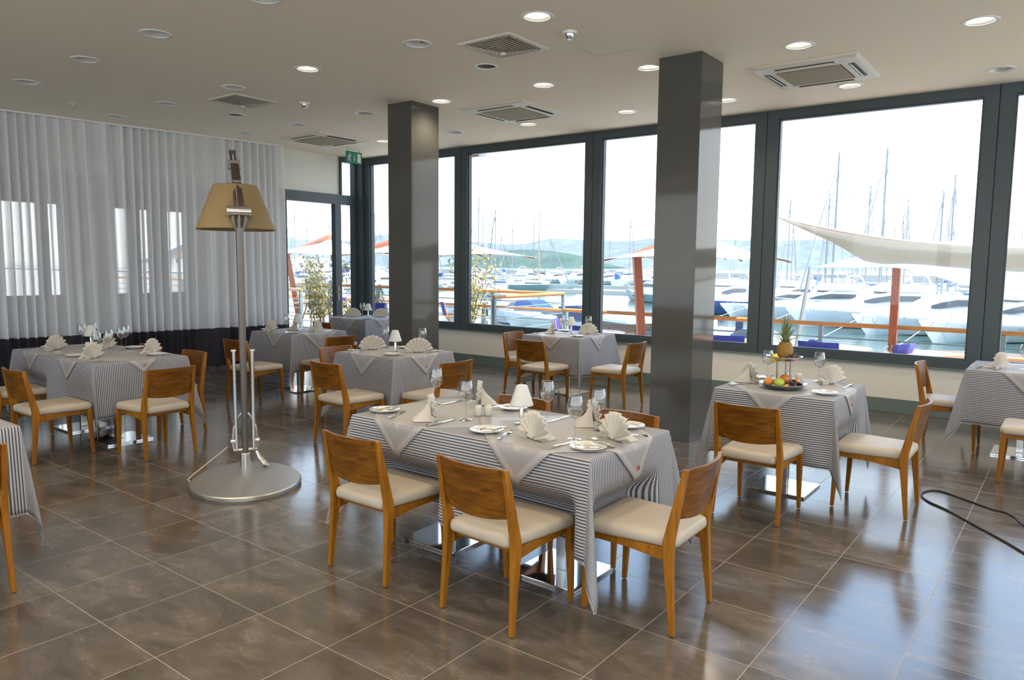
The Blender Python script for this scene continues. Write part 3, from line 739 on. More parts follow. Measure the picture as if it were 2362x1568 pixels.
def overlay(d, ox, oy, half, label, zoff, mono):
    n = 44; h = half / math.sqrt(2) * 1.0     # half side
    rows, uv = [], []
    off = 0.006 + zoff
    for j in range(n + 1):
        row, ur = [], []
        for i in range(n + 1):
            p, q = lerp(-h, h, i / n), lerp(-h, h, j / n)
            u, v = ox + (p - q) / math.sqrt(2), oy + (p + q) / math.sqrt(2)
            row.append(d(u, v, off, 0.002 + zoff)); ur.append((i / n, j / n))
        rows.append(row); uv.append(ur)
    root = thing('table_overlay', label, 'tablecloth', (0, 0, 0), group='white diamond overlay cloths')
    MB().grid(rows, uv).build('linen', 'overlay', root, angle=180, solid=0.0012)
    # small embroidered red IN monogram near the corner that hangs on the +x side
    mm = MB(); uc, vc = ox + half - 0.075, oy + 0.012
    def st(a, b_):
        w_ = 0.0013; a, b_ = Vector(a), Vector(b_); dd = (b_ - a).normalized(); nn = Vector((-dd.y, dd.x)) * w_
        P4 = [a - nn, b_ - nn, b_ + nn, a + nn]
        secs = []
        for o2 in (0.0015, 0.003): secs.append([d(uc - q.y, vc + q.x, off + o2, 0.002 + zoff) for q in P4])
        mm.loft(secs)
    for a, b_ in (((-0.012, -0.009), (-0.009, 0.008)), ((-0.004, -0.009), (-0.001, 0.008)), ((-0.001, 0.008), (0.006, -0.008)), ((0.006, -0.008), (0.010, 0.010))): st(a, b_)
    if mono: mm.build('monogram', 'red', root, smooth=False)
    return root
def bases(pts, label):
    for i, (x, y) in enumerate(pts): TABLE.place((x, y, 0), 0, label[i], 'steel pedestal dining tables')

DR = {}
def table(key, cx, cy, a, b, pts, tl, cl, ovs):
    bases(pts, tl); DR[key] = tablecloth(cx, cy, a, b, key, 11 + key, cl)
    for i, (ox, oy, lab) in enumerate(ovs): overlay(DR[key], ox - cx, oy - cy, 0.59, lab, 0.0016 * i, True)
table(1, -2.455, 3.155, 0.79, 0.395, [(-2.85, 3.15), (-2.06, 3.16)], ['steel pedestal table under the lamp half of the foreground striped cloth', 'steel pedestal table under the pillar half of the foreground striped cloth'],
      'large blue striped tablecloth over the double foreground table', [(-2.87, 3.16, 'white diamond overlay cloth with satin band on the lamp half of the foreground table'), (-2.06, 3.16, 'white diamond overlay cloth with red monogram on the pillar half of the foreground table')])
table(2, -5.31, 5.06, 0.40, 0.40, [(-5.31, 5.06)], ['steel pedestal table under the cloth with two wide fan napkins'], 'striped tablecloth on the square table with two wide fan napkins, before the left pillar', [(-5.31, 5.06, 'white diamond overlay under the two wide fan napkins')])
table(3, -7.87, 5.84, 0.41, 0.41, [(-7.80, 5.78)], ['steel pedestal table with gleaming base by the curtain end'], 'striped tablecloth on the table between curtain end and floor lamp pole', [(-7.80, 5.84, 'white diamond overlay on the table between curtain end and floor lamp pole')])
table(4, -7.32, 3.15, 0.86, 0.41, [(-7.58, 3.10), (-6.80, 3.09)], ['steel pedestal table under the curtain end of the long left cloth', 'steel pedestal table under the lamp end of the long left cloth'],
      'long blue striped tablecloth on the double table by the curtain', [(-7.74, 3.15, 'white diamond overlay on the curtain half of the long left table'), (-6.93, 3.15, 'white diamond overlay on the lamp half of the long left table')])
table(5, -5.07, 7.84, 0.41, 0.42, [(-5.07, 7.84)], ['steel pedestal table by the windows between the two pillars'], 'striped tablecloth on the window table between the two pillars', [(-5.07, 7.84, 'white diamond overlay on the window table between the two pillars')])
table(6, -1.625, 5.49, 0.405, 0.42, [(-1.62, 5.43)], ['steel pedestal table carrying the fruit stand'], 'striped tablecloth under the two tier fruit stand', [(-1.64, 5.49, 'white diamond overlay under the two tier fruit stand')])
table(7, -0.32, 7.83, 0.41, 0.41, [(-0.32, 7.76)], ['steel pedestal table at the windows, cut by the right picture edge'], 'striped tablecloth at the windows, cut by the right picture edge', [(-0.26, 7.80, 'white diamond overlay at the right picture edge with red monogram')])
table(8, -9.09, 8.07, 0.41, 0.41, [(-9.09, 8.07)], ['steel pedestal table by the glass door behind the left pillar'], 'pale blue looking striped tablecloth by the glass door behind the left pillar', [(-9.05, 8.07, 'white diamond overlay on the table by the glass door')])
table(0, -4.74, 1.05, 0.41, 0.41, [(-4.74, 1.05)], ['steel pedestal table in the left foreground, mostly outside the picture'], 'striped fringed tablecloth corner in the left foreground', [])

# ------------------------------------------------------------------ giant desk-style floor lamp
def floor_lamp():
    px, py = -5.045, 3.225
    ax = Vector((-0.842, 0.539, 0)); sd = Vector((0.539, 0.842, 0))     # away from the pole head, and sideways
    root = thing('floor_lamp', 'tall silver giant desk style floor lamp with a tan tapered shade', 'floor lamp', (px, py, 0))
    def W(f, s_, z): return ax * f + sd * s_ + Vector((0, 0, z))
    # rounded base plate, drawn in toward the pole
    out = []
    for k in range(64):
        t = 2 * PI * k / 64; cx_, sx_ = math.cos(t), math.sin(t)
        rf = 0.49 if cx_ > 0 else 0.47
        wv = 0.385 * (1 - 0.13 * max(0, cx_))
        out.append((-0.385 + rf * cx_, wv * sx_))
    def ol(k, z): return [W(-0.385 + (f + 0.385) * k, s_ * k, z) for f, s_ in out]
    MB().loft([ol(0.985, 0.0), ol(0.99, 0.008), ol(1.0, 0.014), ol(1.0, 0.034), ol(0.985, 0.042)]).build('base', 'alu', root, angle=35)
    MB().lathe([(0.040, 0.042), (0.040, 0.135), (0.036, 0.14)], 24).build('socket', 'steel', root)
    MB().tube([(0, 0, 0.14), (0, 0, 1.05), (0, 0, 1.86)], [0.024, 0.027, 0.030], 16).build('pole', 'alu_pole', root)
    f = MB()      # fork at the top of the pole
    for s_ in (-1, 1): f.tube([W(0, s_ * 0.012, 1.82), W(0, s_ * 0.035, 1.88), W(0, s_ * 0.045, 1.93), W(0, s_ * 0.044, 1.985)], [0.014, 0.013, 0.012, 0.012], 8)
    f.tube([W(0, 0, 1.84), W(-0.01, 0, 1.97)], [0.016, 0.012], 8)
    f.build('fork', 'alu_pole', root)
    MB().tube([W(0, -0.085, 1.985), W(0, -0.07, 1.985), W(0, -0.068, 1.985), W(0, 0.068, 1.985), W(0, 0.07, 1.985), W(0, 0.085, 1.985)], [0.043, 0.043, 0.038, 0.038, 0.043, 0.043], 20).build('joint', 'steel', root)
    # lower tension rods either side of the pole
    for s_ in (-1, 1):
        rd = MB().tube([W(-0.01, s_ * 0.062, 0.17), W(-0.01, s_ * 0.066, 0.93)], 0.013, 10).build('tension_rod', 'steel', root)
        MB().tube([W(-0.01, s_ * 0.050, 0.935), W(-0.01, s_ * 0.085, 0.935)], 0.012, 10).build('rod_cap', 'steel', rd)
    y = MB().tube([W(0, -0.085, 0.165), W(0, 0.085, 0.165)], 0.011, 8)
    for s_ in (-1, 1): y.tube([W(0, s_ * 0.082, 0.165), W(0, s_ * 0.088, 0.23), W(0, s_ * 0.08, 0.33), W(0, s_ * 0.045, 0.42), W(0, s_ * 0.02, 0.45)], 0.009, 8)
    y.tube([W(0, -0.105, 0.235), W(0, -0.07, 0.235)], 0.018, 10).tube([W(0, 0.105, 0.235), W(0, 0.07, 0.235)], 0.018, 10)
    y.build('yoke', 'steel', root)
    lv = MB().tube([W(-0.02, 0.08, 0.15), W(-0.05, 0.105, 0.10), W(-0.10, 0.14, 0.062), W(-0.14, 0.165, 0.065)], [0.012, 0.020, 0.022, 0.010], 10).build('foot_lever', 'steel', root)
    # upper arm that rises away from the joint to the pulley pins
    a0, a1, a2 = W(0.02, 0.0, 1.99), W(0.16, -0.010, 2.20), W(0.46, -0.04, 2.485)
    arm = MB()
    for s_ in (-0.020, 0.020):
        arm.tube([a0 + sd * s_ * 1.2, a1 + sd * s_, a2 + sd * s_ * 0.7], [0.013, 0.013, 0.009], 8)
    arm.tube([a0, a1], 0.020, 10)
    arm.hexa([a1 + sd * -0.035 + Vector((0, 0, -0.03)), a1 + sd * 0.035 + Vector((0, 0, -0.03)), lerp(a1, a2, 0.55) + sd * 0.028 + Vector((0, 0, -0.035)), lerp(a1, a2, 0.55) + sd * -0.028 + Vector((0, 0, -0.035)),
              a1 + sd * -0.030 + Vector((0, 0, 0.03)), a1 + sd * 0.030 + Vector((0, 0, 0.03)), lerp(a1, a2, 0.55) + sd * 0.028 + Vector((0, 0, 0.03)), lerp(a1, a2, 0.55) + sd * -0.028 + Vector((0, 0, 0.03))])
    arm.build('arm', 'alu_dark', root)
    MB().tube([a1 + sd * -0.06 + Vector((0, 0, -0.07)), a1 + sd * 0.075 + Vector((0, 0, -0.07))], 0.012, 10).build('cross_pin', 'steel', root)
    c = lerp(a1, a2, 0.58)
    MB().hexa([c + sd * s_ * 0.045 + ax * g + Vector((0, 0, z)) for z in (-0.035, 0.035) for s_, g in ((-1, -0.02), (1, -0.02), (1, 0.02), (-1, 0.02))]).build('clamp', 'alu_dark', root, smooth=False, bevel=0.003)
    MB().tube([a2 + sd * -0.026, a2 + sd * 0.026], 0.012, 10).tube([lerp(a1, a2, 0.96) + sd * -0.026, lerp(a1, a2, 0.96) + sd * 0.026], 0.010, 10).build('pulley_pin', 'alu_dark', root)
    # shade hung from the arm
    sc = W(0.30, -0.025, 0)
    MB().lathe([(0.2925, 1.857), (0.295, 1.863), (0.166, 2.198), (0.160, 2.203)], 48, (sc.x, sc.y, 0), caps=False).build('lamp_shade', 'parchment', root, solid=0.003)
    MB().tube([sc + Vector((0, 0, 2.10)), sc + Vector((0, 0, 2.335))], 0.010, 8).tube([sc + sd * -0.165 + Vector((0, 0, 2.195)), sc + sd * 0.165 + Vector((0, 0, 2.195))], 0.005, 6).build('shade_stem', 'alu_dark', root)
    MB().lathe([(0.02, 2.10), (0.03, 2.06), (0.05, 2.0), (0.035, 1.95), (0.001, 1.935)], 16, (sc.x, sc.y, 0)).build('bulb', 'opal', root)
floor_lamp()
tag(MB().tube([(-5.12, 3.12, 0.19), (-5.14, 2.98, 0.10), (-5.16, 2.86, 0.025), (-5.13, 2.80, 0.006), (-5.05, 2.77, 0.006)], 0.005, 6).build('lamp_cord', 'cord'), 'thin beige power cord slanting from the floor lamp yoke down past its base', 'cord')
pts = [(0.35, 4.2), (-0.15, 5.01), (-0.41, 5.35), (-0.59, 5.58), (-0.72, 5.71), (-0.785, 5.83), (-0.79, 5.94), (-0.75, 6.03), (-0.68, 6.04), (-0.61, 5.99), (-0.44, 5.86), (-0.36, 5.80), (-0.29, 5.78), (-0.23, 5.70), (-0.17, 5.55), (0.0, 5.3), (0.4, 5.1)]
def smooth_path(p, k=5):
    o = []
    for i in range(len(p) - 1):
        a, b, c, d = [Vector(p[max(0, min(len(p) - 1, i + q))]) for q in (-1, 0, 1, 2)]
        for j in range(k):
            t = j / k; o.append(0.5 * ((2 * b) + (c - a) * t + (2 * a - 5 * b + 4 * c - d) * t * t + (3 * b - a - 3 * c + d) * t ** 3))
    return o + [Vector(p[-1])]
tag(MB().tube(smooth_path([(x, y, 0.0062) for x, y in pts]), 0.006, 7).build('floor_cable', 'black'), 'black cable lying in a loop on the floor at the right', 'cable')
# ------------------------------------------------------------------ tableware
ZT = TZ + 0.0045
def make_glass():
    root = thing('wine_glass', 'x', 'wine glass')
    o = [(0.0045, 0.100), (0.012, 0.104), (0.026, 0.114), (0.036, 0.130), (0.0405, 0.150), (0.040, 0.172), (0.036, 0.197), (0.0315, 0.218)]
    inner = [(max(0.0005, r - 0.0012), z + (0.003 if i < 3 else 0)) for i, (r, z) in enumerate(o)]
    MB().lathe(o + inner[::-1], 28, caps=False).build('bowl', 'glass', root, angle=60)
    MB().lathe([(0.004, 0.006), (0.0035, 0.03), (0.0035, 0.08), (0.0045, 0.1005)], 12).build('stem', 'glass', root)
    MB().lathe([(0.001, 0.0), (0.034, 0.0), (0.036, 0.0015), (0.028, 0.003), (0.010, 0.005), (0.004, 0.008)], 28).build('foot', 'glass', root)
    return root
GLASS = Proto(make_glass)
def make_plate():
    root = thing('side_plate', 'x', 'plate')
    MB().lathe([(0.001, 0.0), (0.050, 0.0), (0.054, 0.004), (0.085, 0.0125), (0.088, 0.0145), (0.086, 0.0165), (0.062, 0.0095), (0.0615, 0.006), (0.048, 0.005), (0.001, 0.005)], 40).build('rim', 'porcelain', root, angle=60)
    MB().lathe([(0.001, 0.0048), (0.048, 0.0048), (0.060, 0.0098), (0.060, 0.0102), (0.048, 0.0056), (0.001, 0.0056)], 36).build('well', 'plate_well', root, angle=60)
    return root
PLATE = Proto(make_plate)
def make_fork():
    root = thing('fork', 'x', 'fork')
    rows = []
    for y, w, z in ((-0.10, 0.006, 0.004), (-0.095, 0.0095, 0.004), (-0.05, 0.0065, 0.007), (0.0, 0.004, 0.011), (0.03, 0.0045, 0.008), (0.04, 0.010, 0.004), (0.05, 0.012, 0.0025)):
        rows.append([(-w, y, z), (w, y, z), (w, y, z + 0.0022), (-w, y, z + 0.0022)])
    MB().loft(rows).build('handle', 'cutlery', root, angle=50)
    t = MB()
    for k in range(4):
        x = -0.0096 + k * 0.0064
        t.loft([[(x - w, y, z), (x + w, y, z), (x + w, y, z + 0.002), (x - w, y, z + 0.002)] for y, w, z in ((0.048, 0.0020, 0.0025), (0.07, 0.0018, 0.003), (0.098, 0.0009, 0.009))])
    t.build('tines', 'cutlery', root, smooth=False)
    return root
FORK = Proto(make_fork)
def make_knife(L, name):
    root = thing(name, 'x', 'knife')
    MB().loft([[(-w, y, 0.001), (w, y, 0.001), (w, y, 0.001 + h), (-w, y, 0.001 + h)] for y, w, h in ((-0.5 * L, 0.0045, 0.005), (-0.48 * L, 0.0065, 0.008), (-0.2 * L, 0.0055, 0.007), (-0.06 * L, 0.0045, 0.006), (-0.03 * L, 0.0055, 0.006))]).build('handle', 'cutlery', root, angle=50)
    MB().loft([[(-a, y, 0.001), (b, y, 0.001), (b, y, 0.001 + h), (-a, y, 0.001 + h)] for y, a, b, h in ((-0.03 * L, 0.004, 0.004, 0.004), (0.03 * L, 0.008, 0.006, 0.0025), (0.3 * L, 0.0095, 0.006, 0.0022), (0.45 * L, 0.006, 0.0055, 0.002), (0.5 * L, -0.003, 0.0045, 0.0015))]).build('blade', 'cutlery', root, angle=50)
    return root
KNIFE = Proto(lambda: make_knife(0.235, 'table_knife'))
BKNIFE = Proto(lambda: make_knife(0.165, 'butter_knife'))
def make_napkin():     # pleated standing fan propped by its folded tail; pleats face -y
    root = thing('napkin_fan', 'x', 'napkin')
    rows = []; n = 72; m_ = 8
    for j in range(m_ + 1):
        t = j / m_; row = []
        for i in range(n + 1):
            th = R(lerp(6, 174, i / n)); r = lerp(0.006, 0.128, t) 
            zig = (abs(((i / 4.0) % 2) - 1) - 0.5) * 0.026 * t ** 0.9
            r2 = r * (1 - 0.05 * abs(((i / 4.0) % 2) - 1) * t)
            row.append((r2 * math.cos(th), zig - 0.006 + 0.012 * t * math.sin(th), 0.004 + r2 * math.sin(th)))
        rows.append(row)
    MB().grid(rows).build('pleated_fan', 'napkin', root, angle=25, solid=0.002)
    MB().loft([[(0.0, 0.006, 0.100), (0.004, 0.006, 0.103), (0.004, 0.010, 0.103), (0.0, 0.010, 0.100)], [(-0.022, 0.012, 0.055), (0.022, 0.012, 0.055), (0.020, 0.045, 0.050), (-0.020, 0.045, 0.050)],
               [(-0.050, 0.010, 0.001), (0.050, 0.010, 0.001), (0.040, 0.098, 0.001), (-0.040, 0.098, 0.001)]]).build('folded_tail', 'napkin', root, angle=30, bevel=0.002)
    st = MB()
    for k in range(5): st.box((-0.074 - 0.002 * (k % 2), -0.002, 0.0035 + k * 0.0062), (0.058, 0.030, 0.005))
    st.build('pleat_stack', 'napkin', root, smooth=False, bevel=0.002)
    return root
NAPKIN = Proto(make_napkin)
def make_table_lamp():
    root = thing('table_lamp', 'x', 'table lamp')
    MB().lathe([(0.001, 0.0), (0.040, 0.0), (0.042, 0.003), (0.038, 0.006), (0.012, 0.008)], 28).build('base', 'mirror_steel', root)
    MB().lathe([(0.011, 0.007), (0.011, 0.118), (0.009, 0.122)], 20).build('stem', 'steel', root)
    MB().lathe([(0.0615, 0.104), (0.0625, 0.108), (0.060, 0.116), (0.030, 0.208), (0.025, 0.212), (0.001, 0.213)], 32, caps=False).build('shade', 'opal', root, angle=60, solid=0.002)
    return root
TLAMP = Proto(make_table_lamp)
def make_shaker():
    root = thing('salt_shaker', 'x', 'shaker')
    MB().lathe([(0.001, 0.0), (0.020, 0.0), (0.0225, 0.004), (0.0225, 0.045), (0.019, 0.056), (0.012, 0.060), (0.001, 0.0605)], 24).build('body', 'shaker', root, angle=60)
    h = MB()
    for k in range(3): h.lathe([(0.0006, 0.0595), (0.0018, 0.0607), (0.0006, 0.0612)], 6, (0.006 * math.cos(k * 2.1), 0.006 * math.sin(k * 2.1), 0))
    h.build('pour_holes', 'frame_dark', root)
    return root
SHAKER = Proto(make_shaker)
def along(p, q): return math.atan2(q[1] - p[1], q[0] - p[0]) - PI / 2      # local +y from p to q
def mid(p, q): return ((p[0] + q[0]) / 2, (p[1] + q[1]) / 2)
def put(proto, xy, rz, label, group, z=ZT): return proto.place((xy[0], xy[1], z), rz, label, group, 1.12 if proto is NAPKIN else None)

FT = 'on the foreground table'
G = 'wine glasses on the foreground table'
for xy, lab in (((-3.09, 3.29), 'clear wine glass rear left %s, before a brown chair back' % FT), ((-2.64, 3.05), 'clear wine glass %s beside the cream salt and pepper shakers' % FT),
                ((-2.29, 3.33), 'clear wine glass %s just behind the small white lamp' % FT), ((-1.93, 3.05), 'clear wine glass %s standing by the nearest side plate' % FT), ((-1.94, 3.29), 'clear wine glass %s overlapping a napkin, second from the end chair' % FT)):
    put(GLASS, xy, 0.3, lab, G)
G = 'side plates on the foreground table'
for xy, lab in (((-3.16, 2.93), 'white side plate at the corner nearest the floor lamp'), ((-2.37, 2.90), 'white side plate at the middle of the front edge of the foreground table'), ((-2.63, 3.47), 'white side plate at the rear edge behind the small white lamp'),
                ((-1.86, 3.47), 'white side plate at the rear right corner of the foreground table'), ((-1.78, 2.93), 'white side plate at the front right corner, knife and fork beside it')):
    put(PLATE, xy, 0, lab, G)
G = 'forks on the foreground table'
for p, q, lab in (((-2.99, 2.80), (-3.06, 3.0), 'fork between the lamp-side plate and the napkin'), ((-2.21, 2.79), (-2.27, 3.0), 'fork between the middle front plate and its fan napkin'), ((-2.68, 3.53), (-2.79, 3.36), 'fork at the rear edge beside the shakers'), ((-1.67, 3.0), (-1.88, 3.12), 'fork lying beside the front right plate toward the napkin')):
    put(FORK, mid(p, q), along(p, q), 'silver %s %s' % (lab, FT), G)
G = 'table knives on the foreground table'
for p, q, lab in (((-2.69, 2.79), (-2.69, 3.02), 'beside the napkin nearest the floor lamp'), ((-1.915, 2.79), (-1.90, 3.02), 'pointing at the glass by the nearest plate'), ((-3.035, 3.53), (-3.05, 3.30), 'at the rear edge under the far left glass'), ((-2.24, 3.50), (-2.26, 3.29), 'at the rear edge behind the middle glass'), ((-1.69, 3.32), (-1.86, 3.22), 'at the end edge right of the last napkin')):
    put(KNIFE, mid(p, q), along(p, q), 'silver table knife %s %s' % (lab, FT), G)
G = 'butter knives on side plates'
for p, q, lab in (((-3.19, 2.855), (-3.13, 3.01), 'the lamp-side plate'), ((-2.36, 2.84), (-2.32, 3.0), 'the middle front plate'), ((-2.66, 3.50), (-2.70, 3.36), 'the rear plate behind the small lamp'), ((-1.91, 3.56), (-1.90, 3.42), 'the rear right plate'), ((-1.71, 2.99), (-1.84, 3.03), 'the front right plate')):
    put(BKNIFE, mid(p, q), along(p, q), 'silver butter knife resting across %s %s' % (lab, FT), G, ZT + 0.0165)
G = 'cream fan napkins on the foreground table'
for xy, rz, lab in (((-2.78, 2.93), R(140), 'cream napkin seen from its folded tail, nearest the floor lamp %s' % FT), ((-2.07, 2.90), R(-22), 'cream pleated fan napkin before the small white lamp %s' % FT),
                    ((-2.89, 3.46), R(-52), 'cream fan napkin standing behind the shakers %s' % FT), ((-2.02, 3.38), R(135), 'cream napkin half hidden behind the far right glass %s' % FT), ((-1.755, 3.14), R(-28), 'cream pleated fan napkin at the end place of the foreground table')):
    put(NAPKIN, xy, rz, lab, G)
put(TLAMP, (-2.34, 3.16), 0, 'small table lamp with white cone shade in the middle of the foreground table', 'small white table lamps')
put(SHAKER, (-2.665, 3.185), 0, 'cream shaker nearer the glass on the foreground table', 'cream shakers')
put(SHAKER, (-2.625, 3.225), 0, 'cream shaker farther from the glass on the foreground table', 'cream shakers')

def setting(where, lamps=(), naps=(), glasses=(), plates=(), shakers=(), knives=()):
    for i, xy in enumerate(lamps): put(TLAMP, xy, 0, 'small table lamp with white cone shade %s' % where, 'small white table lamps')
    for xy, rz, d in naps: put(NAPKIN, xy, rz, 'cream folded napkin %s %s' % (d, where), 'cream fan napkins on the other tables')
    for xy, d in glasses: put(GLASS, xy, 0, 'clear wine glass %s %s' % (d, where), 'wine glasses on the other tables')
    for xy, d in plates: put(PLATE, xy, 0, 'white side plate %s %s' % (d, where), 'side plates on the other tables')
    for xy, d in shakers: put(SHAKER, xy, 0, 'cream shaker %s %s' % (d, where), 'cream shakers')
    for p, q, d in knives: put(KNIFE, mid(p, q), along(p, q), 'silver table knife %s %s' % (d, where), 'table knives on the other tables')
FACE = R(48)       # turned toward the middle of the room
setting('on the two fan table', [(-5.27, 5.03)], [((-5.56, 5.0), FACE, 'opened wide left of the lamp'), ((-5.06, 5.14), FACE, 'opened wide right of the lamp')],
        [((-5.60, 5.21), 'behind the left fan'), ((-5.22, 5.36), 'behind the right fan')], [((-5.10, 4.83), 'at the near corner'), ((-5.42, 5.34), 'at the rear')], [], [((-5.70, 4.80), (-5.62, 5.02), 'left of the left fan'), ((-4.95, 5.35), (-4.97, 5.14), 'right of the right fan')])
setting('on the table beside the curtain end', [(-7.88, 5.83)], [((-8.03, 5.54), R(115), 'leaning nearest the curtain'), ((-7.98, 5.88), R(125), 'just left of the lamp'), ((-7.60, 5.92), R(120), 'right of the lamp')],
        [((-8.12, 6.05), 'behind the left napkins'), ((-7.83, 5.62), 'just before the lamp')], [((-7.62, 5.55), 'at the near corner'), ((-8.22, 5.62), 'at the curtain side')], [((-7.80, 5.98), 'left of the pair'), ((-7.75, 6.02), 'right of the pair')], [((-7.5, 6.12), (-7.52, 5.9), 'at the right edge')])
setting('on the long curtain table', [(-7.87, 3.33)], [((-7.78, 2.97), R(118), 'at the curtain end front'), ((-6.84, 2.90), R(120), 'at the near front corner'), ((-7.56, 3.36), R(130), 'right of the lamp and shakers'), ((-6.82, 3.42), R(122), 'at the right end')],
        [((-8.00, 3.30), 'left of the lamp'), ((-8.08, 3.44), 'farthest left behind the lamp'), ((-7.50, 3.50), 'behind the middle napkin'), ((-7.42, 3.42), 'right of the middle napkin'), ((-7.15, 3.18), 'in the centre'), ((-6.98, 3.0), 'near the front napkin')],
        [((-8.03, 3.02), 'at the curtain end'), ((-6.70, 3.40), 'at the right end'), ((-7.12, 2.88), 'at the front edge'), ((-7.40, 3.54), 'at the rear edge')], [((-7.74, 3.24), 'left of the pair'), ((-7.69, 3.29), 'right of the pair')],
        [((-6.62, 2.85), (-6.64, 3.07), 'by the near corner'), ((-7.55, 2.82), (-7.55, 3.04), 'at the front edge'), ((-7.1, 3.5), (-7.08, 3.28), 'at the rear edge')])
setting('on the window table between the pillars', [(-5.07, 7.88)], [((-5.25, 7.74), R(125), 'left of the lamp'), ((-4.86, 7.95), R(60), 'right of the lamp')], [((-5.27, 7.95), 'behind the left napkin'), ((-4.97, 8.13), 'behind the right napkin')],
        [((-4.80, 7.60), 'at the near corner'), ((-5.33, 8.12), 'at the rear')], [((-4.99, 7.98), 'right of the lamp')], [((-5.42, 7.55), (-5.36, 7.76), 'at the left edge'), ((-4.74, 8.15), (-4.76, 7.93), 'at the right edge')])
setting('on the fruit stand table', [], [((-1.92, 5.47), R(135), 'left of the stand'), ((-1.41, 5.76), R(65), 'right of the shakers')], [((-1.88, 5.74), 'left behind the stand'), ((-1.53, 5.86), 'right behind the shakers')],
        [((-1.33, 5.27), 'at the near corner'), ((-1.96, 5.68), 'behind the left napkin')], [((-1.70, 5.70), 'left of the pair'), ((-1.64, 5.74), 'right of the pair')], [((-1.97, 5.20), (-1.87, 5.40), 'left of the bowl'), ((-1.28, 5.80), (-1.29, 5.57), 'at the right edge')])
setting('on the table at the right edge', [], [((-0.50, 7.66), R(70), 'seen against the window frame')], [((-0.33, 7.74), 'right of the napkin')], [((-0.16, 7.55), 'near the picture edge')], [((-0.24, 7.75), 'by the picture edge')], [((-0.66, 7.50), (-0.63, 7.72), 'left of the napkin')])
setting('on the table by the glass door', [(-9.13, 8.12)], [((-9.28, 7.93), FACE, 'opened wide left of the lamp'), ((-8.93, 8.22), FACE, 'opened wide by the pillar')], [((-9.30, 8.15), 'behind the left fan'), ((-8.98, 8.40), 'behind the pillar side fan')], [((-8.80, 7.80), 'at the near corner')], [], [])

# fruit stand and its fruit
FX, FY = -1.63, 5.33
t = thing('fruit_stand', 'two tier steel fruit stand carrying a pineapple', 'fruit stand', (FX, FY, ZT))
dish = lambda r, z: [(0.001, z), (r * 0.55, z), (r * 0.8, z + 0.010), (r, z + 0.034), (r * 1.0, z + 0.037), (r * 0.78, z + 0.015), (r * 0.52, z + 0.005), (0.001, z + 0.005)]
MB().lathe(dish(0.165, 0.002), 40).build('lower_dish', 'steel', t, angle=50)
MB().lathe(dish(0.125, 0.195), 40).build('upper_dish', 'steel', t, angle=50)
for sx_, sy_ in ((-0.046, 0.0), (0.046, 0.0), (0.0, 0.05)): MB().tube([(sx_, sy_, 0.006), (sx_, sy_, 0.198)], 0.0075, 10).build('post', 'mirror_steel', t)
def fmat(name, a, b, sc=8): 
    tt = NT(name); bb = tt.bsdf(0.4, 0, 0.5); tc = tt.n('TexCoord'); nz = tt.n('TexNoise', i_Scale=sc * 4.0, i_Detail=3.0); tt.l(tc.outputs['Object'], nz.inputs['Vector']); tt.l(tt.mix(nz.outputs['Fac'], a, b), bb.inputs['Base Color'])
    M[name] = tt.m; return name
fmat('orange_skin', (0.80, 0.25, 0.03), (0.95, 0.36, 0.06)); fmat('green_apple_skin', (0.33, 0.45, 0.03), (0.52, 0.60, 0.08)); fmat('red_apple_skin', (0.50, 0.12, 0.02), (0.75, 0.28, 0.06))
fmat('grape_skin', (0.022, 0.010, 0.016), (0.06, 0.025, 0.04)); fmat('lemon_skin', (0.85, 0.58, 0.02), (0.95, 0.70, 0.05)); fmat('lime_skin', (0.18, 0.33, 0.03), (0.30, 0.45, 0.06)); fmat('pine_skin', (0.10, 0.045, 0.006), (0.50, 0.26, 0.03), 30); fmat('pine_leaf', (0.10, 0.15, 0.05), (0.27, 0.30, 0.12))
def fruit(name, label, cat, x, y, z, r, mt, sz=0.95, stem=True, tilt=0.0):
    t = thing(name, label, cat, (FX + x, FY + y, ZT + z)); t.rotation_euler = (tilt, 0, 0.4)
    prof = [(max(0.0004, r * math.sin(PI * k / 14) * (1 + 0.04 * math.cos(PI * k / 14))), r * sz * (1 - math.cos(PI * k / 14)) - (0.006 if k in (0, 14) and name == 'apple' else 0) * (1 if k == 14 else -1)) for k in range(15)]
    MB().lathe(prof, 20).build('flesh', mt, t, angle=80)
    if stem: MB().tube([(0, 0, 2 * r * sz - 0.008), (0.002, 0, 2 * r * sz + 0.006)], 0.0016, 6).build('stem', 'board', t)
    return t
fruit('orange', 'bright orange in the front of the lower fruit dish', 'orange', -0.085, -0.055, 0.012, 0.034, 'orange_skin')
fruit('apple', 'green apple in the front middle of the lower fruit dish', 'apple', -0.005, -0.075, 0.010, 0.037, 'green_apple_skin')
fruit('apple', 'orange red apple behind the green one on the lower dish', 'apple', 0.010, 0.000, 0.030, 0.038, 'red_apple_skin')
fruit('orange', 'small orange piece peeking from the grapes on the lower dish', 'orange', 0.075, 0.055, 0.018, 0.028, 'orange_skin')
fruit('orange', 'half hidden orange below the dark grapes at the front rim', 'orange', 0.055, -0.095, 0.006, 0.024, 'orange_skin', 0.8)
fruit('lemon', 'yellow lemon at the foot of the pineapple', 'lemon', -0.055, -0.045, 0.206, 0.028, 'lemon_skin', 1.15, False, 1.2)
fruit('lime', 'green lime behind the lemon on the upper dish', 'lime', -0.080, 0.015, 0.206, 0.024, 'lime_skin', 1.05, False, 1.0)
fruit('apple', 'second yellow green apple on the upper dish behind the lemon', 'apple', -0.035, 0.055, 0.206, 0.028, 'green_apple_skin')
gr_mesh = [None]
